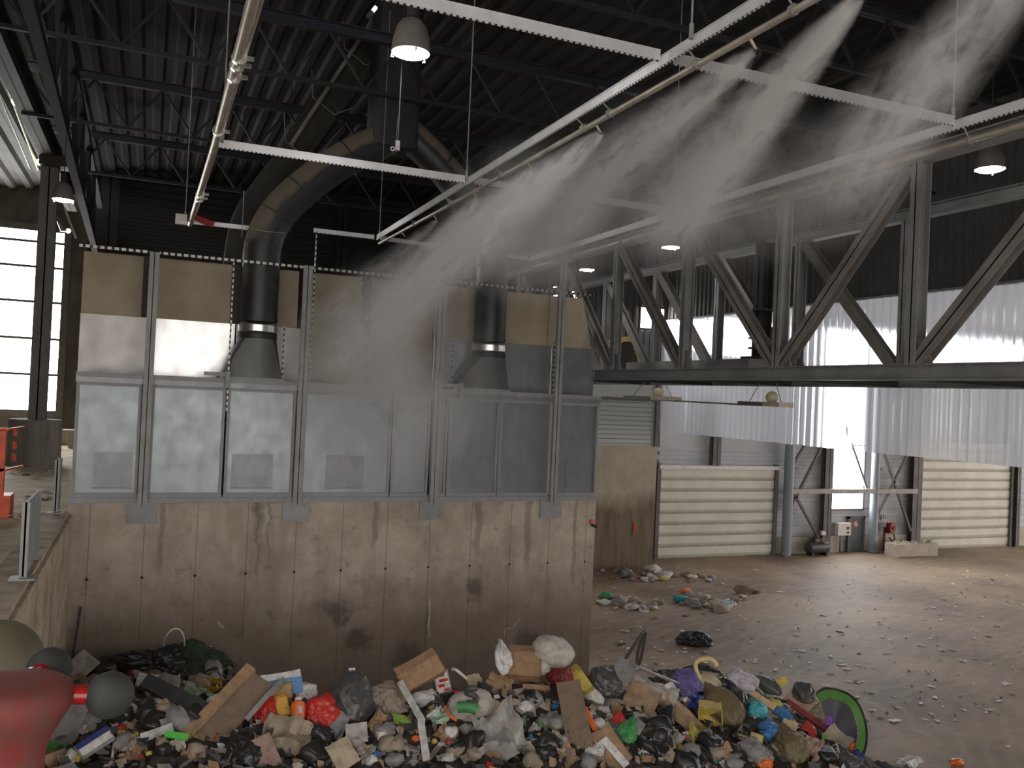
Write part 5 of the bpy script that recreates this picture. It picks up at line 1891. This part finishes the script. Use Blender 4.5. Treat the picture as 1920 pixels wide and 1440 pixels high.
H('bag', 'small_red_bag', 'small red bag left of the green rimmed tent', 'bag', 1516, 1375, 26, 32, 0, T_red, rough=.25)
H('plank', 'red_stick', 'red brown slat slanting toward the green rimmed tent', 'slat', 1512, 1352, 82, 9, -36, T_dred, depth=.04, lift=.3)
H('box', 'violet_box', 'small violet box inside the green rimmed tent', 'box', 1554, 1366, 14, 18, -15, T_violet, depth=.15, flap=False, lift=.3)
H('bag', 'straw_bundle', 'pale bundle of straw like sticks left of the green rim', 'bundle', 1538, 1345, 46, 26, 15, T_straw, rough=.6, knot=False)
# pop-up tent ring
s = sc_at(1572, 1366)
e = thing('green_rim_tent', 'collapsed pop-up tent with bright green rim at right end of heap', 'tent', (0, 0, 0))
a0, a1 = math.radians(-50), math.radians(128)


def arc(rx, ry, n=30):
    return [V((rx * math.cos(a0 + (a1 - a0) * i / n), ry * math.sin(a0 + (a1 - a0) * i / n), .05 * math.sin(i * .5))) for i in range(n + 1)]


mb = MB()
o_, i_ = arc(46 * s, 66 * s), arc(34 * s, 50 * s)
vs = o_ + i_ + [p - V((0, 0, .03)) for p in o_] + [p - V((0, 0, .03)) for p in i_]
n = len(o_)
fs = []
for k in range(n - 1):
    fs += [(k, k + 1, n + k + 1, n + k), (2 * n + k + 1, 2 * n + k, 3 * n + k, 3 * n + k + 1), (k + 1, k, 2 * n + k, 2 * n + k + 1), (n + k, n + k + 1, 3 * n + k + 1, 3 * n + k)]
mb.add(vs, fs)
mb.build('green_band', tm('rim_green', (.10, .27, .05), .55, .25), e)
MB().tube(arc(47 * s, 67.5 * s), .03, 8).build('wire_rim', T_black, e, smooth=50)
mb = MB()
inn = arc(33 * s, 49 * s)
ctr = V((-6 * s, 0, -.35))
mid = [p.lerp(ctr, .5) + V((0, 0, -.12)) for p in inn]
vs = inn + mid + [ctr]
fs = []
for k in range(len(inn) - 1):
    fs += [(k, k + 1, n + k + 1, n + k), (n + k, n + k + 1, 2 * n)]
mb.add(vs, fs).build('tent_fabric', tm('tent_grey', (.10, .10, .12), .6, .3), e, smooth=50)
place(e, 1566, 1374, -6, .25, .35)
H('bag', 'orange_peel', 'orange scrap at the right toe of the heap', 'scrap', 1598, 1406, 26, 15, 10, T_orange, rough=.4)
H('bag', 'blue_scrap', 'dark blue scrap at the right toe of the heap', 'scrap', 1606, 1418, 26, 16, -20, T_dkblue, rough=.3)
H('bag', 'grey_toe_bag', 'dark bag at the bottom edge near the right toe', 'bag', 1586, 1432, 52, 28, -6, T_dgrey)
H('bag', 'orange_bag', 'orange bag cut by the bottom edge at right', 'bag', 1434, 1436, 26, 26, 0, T_orange)
H('bag', 'brown_sack', 'brown sack at right below the wood offcut', 'bag', 1482, 1408, 60, 62, 10, T_olive, rough=.2)
H('sheet', 'pink_film', 'pinkish plastic sheet at bottom right of the heap', 'film', 1522, 1416, 32, 46, -20, T_pink, crumple=.2, ragged=.2)
H('bag', 'green_scrap', 'yellow green scrap right of the pinkish sheet', 'scrap', 1550, 1396, 16, 26, 10, T_lime, rough=.4)
H('bag', 'grey_rag', 'large grey rag at bottom below the small yellow carton', 'rag', 1415, 1415, 46, 40, -15, T_grey, rough=.4)
H('sheet', 'rolled_mat', 'rolled grey mat below the violet box', 'mat', 1572, 1392, 44, 30, -40, T_beige, crumple=.1, bend=.5)

# repeats: many pieces alike
GR = [
    ('bag', 'white_bag_scrap', 'small crumpled white plastic scrap among the heap', 'scrap', T_white, (14, 30), 16, 'white plastic scraps in the heap'),
    ('sheet', 'paper_scrap', 'pale dirty paper scrap among the heap', 'paper', T_offwhite, (16, 34), 26, 'pale paper scraps in the heap'),
    ('sheet', 'cardboard_scrap', 'brown torn cardboard scrap among the heap', 'cardboard', T_brown, (20, 46), 30, 'brown cardboard scraps in the heap'),
    ('sheet', 'tan_scrap', 'tan cardboard scrap among the heap', 'cardboard', T_paletan, (16, 36), 16, 'tan cardboard scraps in the heap'),
    ('bag', 'black_bag_scrap', 'small black plastic bag among the heap', 'bag', T_black, (26, 60), 36, 'black bags in the heap'),
    ('bag', 'grey_bag_scrap', 'small grey lumpy bag among the heap', 'bag', T_grey, (20, 44), 24, 'grey bags in the heap'),
    ('bag', 'beige_scrap', 'beige lumpy scrap among the heap', 'scrap', T_beige, (18, 40), 20, 'beige lumps in the heap'),
    ('sheet', 'film_scrap', 'crumpled clear film scrap among the heap', 'film', T_clear, (24, 52), 18, 'clear film scraps in the heap'),
    ('plank', 'wood_scrap', 'splintered brown wood piece among the heap', 'wood', T_wood, (26, 60), 14, 'wood pieces in the heap'),
    ('bag', 'red_scrap', 'small red scrap among the heap', 'scrap', T_red, (9, 18), 8, 'red scraps in the heap'),
    ('bag', 'blue_small_scrap', 'small blue scrap among the heap', 'scrap', T_blue, (8, 16), 7, 'blue scraps in the heap'),
    ('bag', 'green_small_scrap', 'small green scrap among the heap', 'scrap', T_green, (9, 18), 7, 'green scraps in the heap'),
    ('bag', 'yellow_scrap', 'small yellow scrap among the heap', 'scrap', T_yellow, (8, 17), 7, 'yellow scraps in the heap'),
    ('plank', 'white_stick', 'thin white stick among the heap', 'stick', T_white, (18, 40), 9, 'white sticks in the heap'),
]


def crest(px):
    for (a, b), (c, d) in zip(_r[:-1], _r[1:]):
        if a <= px <= c:
            return b + (d - b) * (px - a) / (c - a)
    return 1440


for kind, nm, lb, cat, m, (s0, s1), cnt, grp in GR:
    protos = []
    for v in range(3):
        SEED[0] += 1
        if kind == 'bag':
            me = blob(1, .8, .6, SEED[0], .34, 3, v == 0)
        elif kind == 'sheet':
            me = sheet(1, .75, SEED[0], .16, .2, 8, 6, .02, .35)
        else:
            me = MB()
            w_ = .13 if 'wood' in nm else .05
            me.loft([[V((x, -w_ * (1 + .3 * noise.noise(V((x, SEED[0], 0)))), -.03)), V((x, w_, -.03)), V((x, w_ * .9, .03)), V((x, -w_, .03))] for x in (-.5, -.25, 0, .25, .5)])
        o = me.build(nm, m, origin=(0, 0, 0), smooth=(50 if kind == 'bag' else None))
        protos.append(o)
    for i in range(cnt):
        if rnd.random() < .12:
            px = rnd.uniform(140, 420)
            py = rnd.uniform(1255, 1300)
        else:
            for _try in range(14):
                px = rnd.uniform(120, 1590)
                py = rnd.uniform(crest(px) + 4, 1438)
                ok = True
                for hx, hy, hw, hh, hr in HERO:
                    ca, sa = math.cos(math.radians(hr)), math.sin(math.radians(hr))
                    dx, dy = px - hx, hy - py
                    if abs(dx * ca + dy * sa) < hw * .5 + 5 and abs(-dx * sa + dy * ca) < hh * .5 + 5:
                        ok = False
                        break
                if ok:
                    break
        P = hit(px, py)
        o = protos[i] if i < 3 else protos[i % 3].copy()
        if i >= 3:
            COL.objects.link(o)
        S = rnd.uniform(s0, s1) * (P - CAM).dot(FWD) / FPX
        o.scale = (S, S * rnd.uniform(.8, 1.2), S)
        o.rotation_euler = (basis(px, py, rnd.uniform(0, 360), rnd.uniform(.3, .8)) @ Matrix.Rotation(rnd.uniform(-.4, .4), 3, 'X')).to_euler()
        o.location = P + V((0, 0, rnd.uniform(.02, .12)))
        tag(o, lb, cat, grp)

# ------------------------------------------------------------------ litter on the floor
LG = [('paper_piece', 'small white paper scrap lying on the dirty floor', 'scrap', T_litter, 105, 'white scraps on the floor'),
      ('flat_scrap', 'pale grey flattened scrap lying on the dirty floor', 'scrap', T_white, 60, 'pale scraps on the floor'),
      ('dirt_clod', 'dark small clod lying on the dirty floor', 'scrap', T_dgrey, 26, 'dark clods on the floor')]
for nm, lb, cat, m, cnt, grp in LG:
    protos = []
    for v in range(3):
        SEED[0] += 1
        protos.append(sheet(1, .55, SEED[0], .12, .1, 5, 4, .03, .5).build(nm, m, origin=(0, 0, 0)))
    k = 0
    while k < cnt:
        px = rnd.uniform(1122, 1915)
        py = 1065 + 375 * rnd.random() ** .8
        if rnd.random() < .35:
            px = 1122 + (px - 1122) * .6
        P = atZ(px, py, 0)
        if hp(P.x, P.y) > -.15 and P.y < 18.5:
            continue
        if P.y > 41.8 or (P.y > 40.2 and P.x < 26):
            continue
        o = protos[k] if k < 3 else protos[k % 3].copy()
        if k >= 3:
            COL.objects.link(o)
        S = rnd.uniform(.1, .3) * (1.5 if rnd.random() < .15 else 1)
        o.scale = (S, S, S * .7)
        o.rotation_euler = (rnd.uniform(-.1, .1), rnd.uniform(-.1, .1), rnd.uniform(0, 6.3))
        o.location = (P.x, P.y, .03)
        tag(o, lb, cat, grp)
        k += 1
mb = MB()
cm2 = [T_litter, T_offwhite, T_grey, T_dgrey, T_beige]
for _ in range(520):
    px = rnd.uniform(1118, 1919)
    py = 1050 + 390 * rnd.random()
    P = atZ(px, py, 0)
    if (hp(P.x, P.y) > -.15 and P.y < 18.5) or P.y > 42 or (P.y > 40.2 and P.x < 26):
        continue
    mb.cur = rnd.choice([0, 0, 0, 1, 1, 2, 3])
    s = rnd.uniform(.025, .075)
    a = rnd.uniform(0, 6.3)
    c, t = math.cos(a) * s, math.sin(a) * s
    l = rnd.uniform(.8, 2.5)
    mb.add([(P.x - c * l, P.y - t * l, .012), (P.x + t, P.y - c, .02), (P.x + c * l, P.y + t * l, .012), (P.x - t, P.y + c, .03), (P.x, P.y, .055)],
           [(0, 1, 4), (1, 2, 4), (2, 3, 4), (3, 0, 4)])
mb.cur = 0
tag(mb.build('floor_crumbs', cm2, origin=(0, 0, 0)), 'countless tiny crumbs and scraps scattered over the tipping floor', 'litter', kind='stuff')
# three low drifts of rubbish on the floor
lumps = {}
for nm, m in (('white', T_white), ('beige', T_beige), ('grey', T_grey), ('brown', T_brown)):
    lumps[nm] = []
    for v in range(2):
        SEED[0] += 1
        lumps[nm].append((blob(1, .8, .55, SEED[0], .35, 3, False), m))
DR = [([(1128, 1076), (1180, 1080), (1235, 1082), (1290, 1084), (1338, 1082)], 46, 9, 'rubbish drift at the foot of the far divider wall'),
      ([(1128, 1128), (1170, 1132), (1205, 1136), (1235, 1138)], 32, 9, 'rubbish drift just right of the wall corner'),
      ([(1268, 1126), (1300, 1130), (1335, 1128), (1350, 1142), (1395, 1116)], 44, 11, 'rubbish drift in the middle of the floor')]
used = {}
for pts, cnt, hw, place_ in DR:
    for i in range(cnt):
        f = rnd.random() * (len(pts) - 1)
        a, b = pts[int(f)], pts[int(f) + 1]
        t = f - int(f)
        px, py = a[0] + (b[0] - a[0]) * t, a[1] + (b[1] - a[1]) * t + rnd.uniform(-hw, hw)
        P = atZ(px, py, 0)
        nm = rnd.choice(['white', 'beige', 'beige', 'grey', 'white', 'brown'])
        key = (nm, i % 2)
        mb_, m = lumps[nm][i % 2]
        if key not in used:
            used[key] = mb_.build(nm + '_lump', m, origin=(0, 0, 0), smooth=50)
            o = used[key]
        else:
            o = used[key].copy()
            COL.objects.link(o)
        S = rnd.uniform(.18, .5) * (1.9 if rnd.random() < .15 else 1)
        o.scale = (S, S, S * .9)
        o.rotation_euler = (rnd.uniform(-.3, .3), rnd.uniform(-.3, .3), rnd.uniform(0, 6.3))
        o.location = (P.x, P.y, S * .16)
        tag(o, nm + ' dirty lump in the ' + place_, 'rubbish', nm + ' lumps in the ' + place_)


def floor_item(name, label, cat, mb_, m, px, py, size, rz=0, zl=.2, smooth=50):
    P = atZ(px, py, 0)
    o = mb_.build(name, m, origin=(0, 0, 0), smooth=smooth)
    o.scale = (size, size, size)
    o.rotation_euler = (0, 0, rz)
    o.location = (P.x, P.y, zl * size)
    tag(o, label, cat)
    return o


floor_item('black_bag', 'lone black bag lying on the floor right of the heap', 'bag', blob(1.2, .8, .62, 201, .22, 5, True), T_black, 1301, 1208, .95, -.5)
floor_item('orange_scrap', 'orange scrap on the middle floor drift', 'scrap', blob(1, .7, .5, 202, .3, 3, False), T_orange, 1287, 1112, .5)
floor_item('blue_film', 'blue film scrap on the left of the middle floor drift', 'film', blob(1, .7, .35, 203, .4, 3, False), T_teal, 1278, 1129, .7)
floor_item('blue_film', 'blue film scrap on the right of the middle floor drift', 'film', blob(1, .6, .3, 204, .4, 3, False), T_teal, 1354, 1139, .8)
floor_item('green_scrap', 'green scrap in the drift just right of the wall corner', 'scrap', blob(1, .7, .5, 205, .3, 3, False), T_green, 1138, 1123, .6)
floor_item('yellow_scrap', 'yellow scrap in the drift before the far divider wall', 'scrap', blob(1, .6, .4, 206, .3, 3, False), T_paleyellow, 1246, 1088, .6)
floor_item('brown_branch', 'brown clump at the right end of the middle floor drift', 'clump', blob(1.6, .6, .5, 207, .5, 3, False), T_wood, 1400, 1112, .7)
floor_item('red_scrap', 'red orange scrap at the bottom edge on the floor, far right', 'scrap', blob(1, .5, .4, 208, .3, 3, False), T_orange, 1795, 1435, .42)
floor_item('white_sheet', 'white torn sheet at the bottom edge of the floor right of the heap', 'sheet', sheet(1.2, .7, 209, .2, .1, 8, 6, .03, .4), T_white, 1704, 1436, .55, .4, .15, None)
# scraps on the platform
pr_ = [sheet(1, .6, 300 + v, .2, .1, 6, 5, .03, .4).build('platform_scrap', T_offwhite, origin=(0, 0, 0)) for v in range(2)]
for i in range(16):
    px, py = rnd.uniform(22, 112), rnd.uniform(885, 985)
    P = atZ(px, py, 5.4)
    if P.x > -2.5:
        P.x = -2.6
    o = pr_[i] if i < 2 else pr_[i % 2].copy()
    if i >= 2:
        COL.objects.link(o)
    S = rnd.uniform(.15, .55)
    o.scale = (S, S, S)
    o.rotation_euler = (0, 0, rnd.uniform(0, 6))
    o.location = (P.x, P.y, 5.44)
    tag(o, 'pale scrap littering the raised platform at left', 'litter', 'scraps on the platform')

# ------------------------------------------------------------------ mist
def plume(label, P0, P1, R, dens, seed, contrast=(.42, .62), head=6.0, edge=.15):
    P0, P1 = V(P0), V(P1)
    d = P1 - P0
    Ln = d.length
    mb = MB()
    prof = []
    for i in range(15):
        t = i / 14
        prof.append((.07 + .93 * t ** .8, t))
    mb.lathe([(0, 0)] + prof + [(0, 1)], (0, 0, 0), 28)
    o = mb.build('mist_plume', mist_mat('mist_%d' % seed, dens, seed, contrast, head=head, edge=edge), origin=(0, 0, 0))
    o.rotation_euler = d.to_track_quat('Z', 'Y').to_euler()
    o.scale = (R, R, Ln)
    o.location = P0
    tag(o, label, 'mist', kind='stuff')
    return o


def haze(label, c, r, dens, seed, contrast=(.4, .62), ns=.45, stretch=(1, 1, 1)):
    mb = MB()
    mb.ball((0, 0, 0), 1, 14)
    o = mb.build('mist_haze', mist_mat('haze_%d' % seed, dens, seed, contrast, ns, True, stretch, .2), origin=(0, 0, 0))
    o.scale = r
    o.location = c
    tag(o, label, 'mist', kind='stuff')
    return o


def nz(y):
    return V((6.24, y, 13.2 + (y - 4) * .0055 - .16))


plume('white mist plume entering from the top edge at far right', nz(4.2), atY(1530, 400, 12.0), 1.3, 7.9, 1, contrast=(.42, .6))
plume('thick white mist plume falling from the top edge beside the spray pipe', nz(6.55), atY(1215, 450, 15.0), 1.15, 15.8, 2, contrast=(.4, .6))
plume('short dense mist plume starting at the bare stretch of spray pipe', nz(8.1), atY(1010, 430, 18.0), 1.2, 15.8, 3, contrast=(.42, .6), head=8)
plume('mist plume from the middle of the spray pipe drifting over the right duct', nz(11.8), atY(790, 540, 19.5), 1.25, 13.0, 4, contrast=(.42, .6))
plume('mist plume before the right duct elbow', nz(14.4), atY(670, 660, 21.0), 1.25, 13.7, 5, contrast=(.4, .6))
plume('mist plume sinking over the second steel post', nz(17.2), atY(570, 740, 22.8), 1.3, 10.8, 6, contrast=(.42, .6))
plume('mist plume at the far end of the spray pipe', nz(20.0), atY(560, 640, 24.0), .9, 7.2, 7)
haze('pale drifting haze in front of the middle wall panels', atY(745, 700, 21.5), (3.2, 2.2, 3.4), 1.1, 8, (.38, .62))
haze('thin haze veiling the girder top and the right mist line', atY(1330, 350, 13.5), (3.6, 3.4, 2.0), .8, 9, (.44, .64), .7)
haze('thin haze under the main spray pipe over the right duct', atY(1000, 420, 18.5), (2.6, 3.0, 2.2), 1.5, 10, (.4, .62), .6)

# ------------------------------------------------------------------ light
wd = bpy.data.worlds.new('sky')
SC.world = wd
wd.use_nodes = True
bg = wd.node_tree.nodes['Background']
bg.inputs[0].default_value = (1.0, .955, .915, 1)
bg.inputs[1].default_value = 1.5
SC.cycles.use_denoising = True
SC.cycles.use_adaptive_sampling = True
SC.cycles.adaptive_threshold = .02
SC.cycles.max_bounces = 8
SC.cycles.diffuse_bounces = 4
SC.cycles.glossy_bounces = 3
SC.cycles.transparent_max_bounces = 12
SC.cycles.volume_bounces = 2
SC.cycles.volume_max_steps = 128
SC.cycles.sample_clamp_indirect = 6
SC.view_settings.view_transform = 'Standard'
SC.view_settings.look = 'None'
SC.view_settings.exposure = 1.35
SC.view_settings.gamma = 1.0
SC.view_settings.use_curve_mapping = False
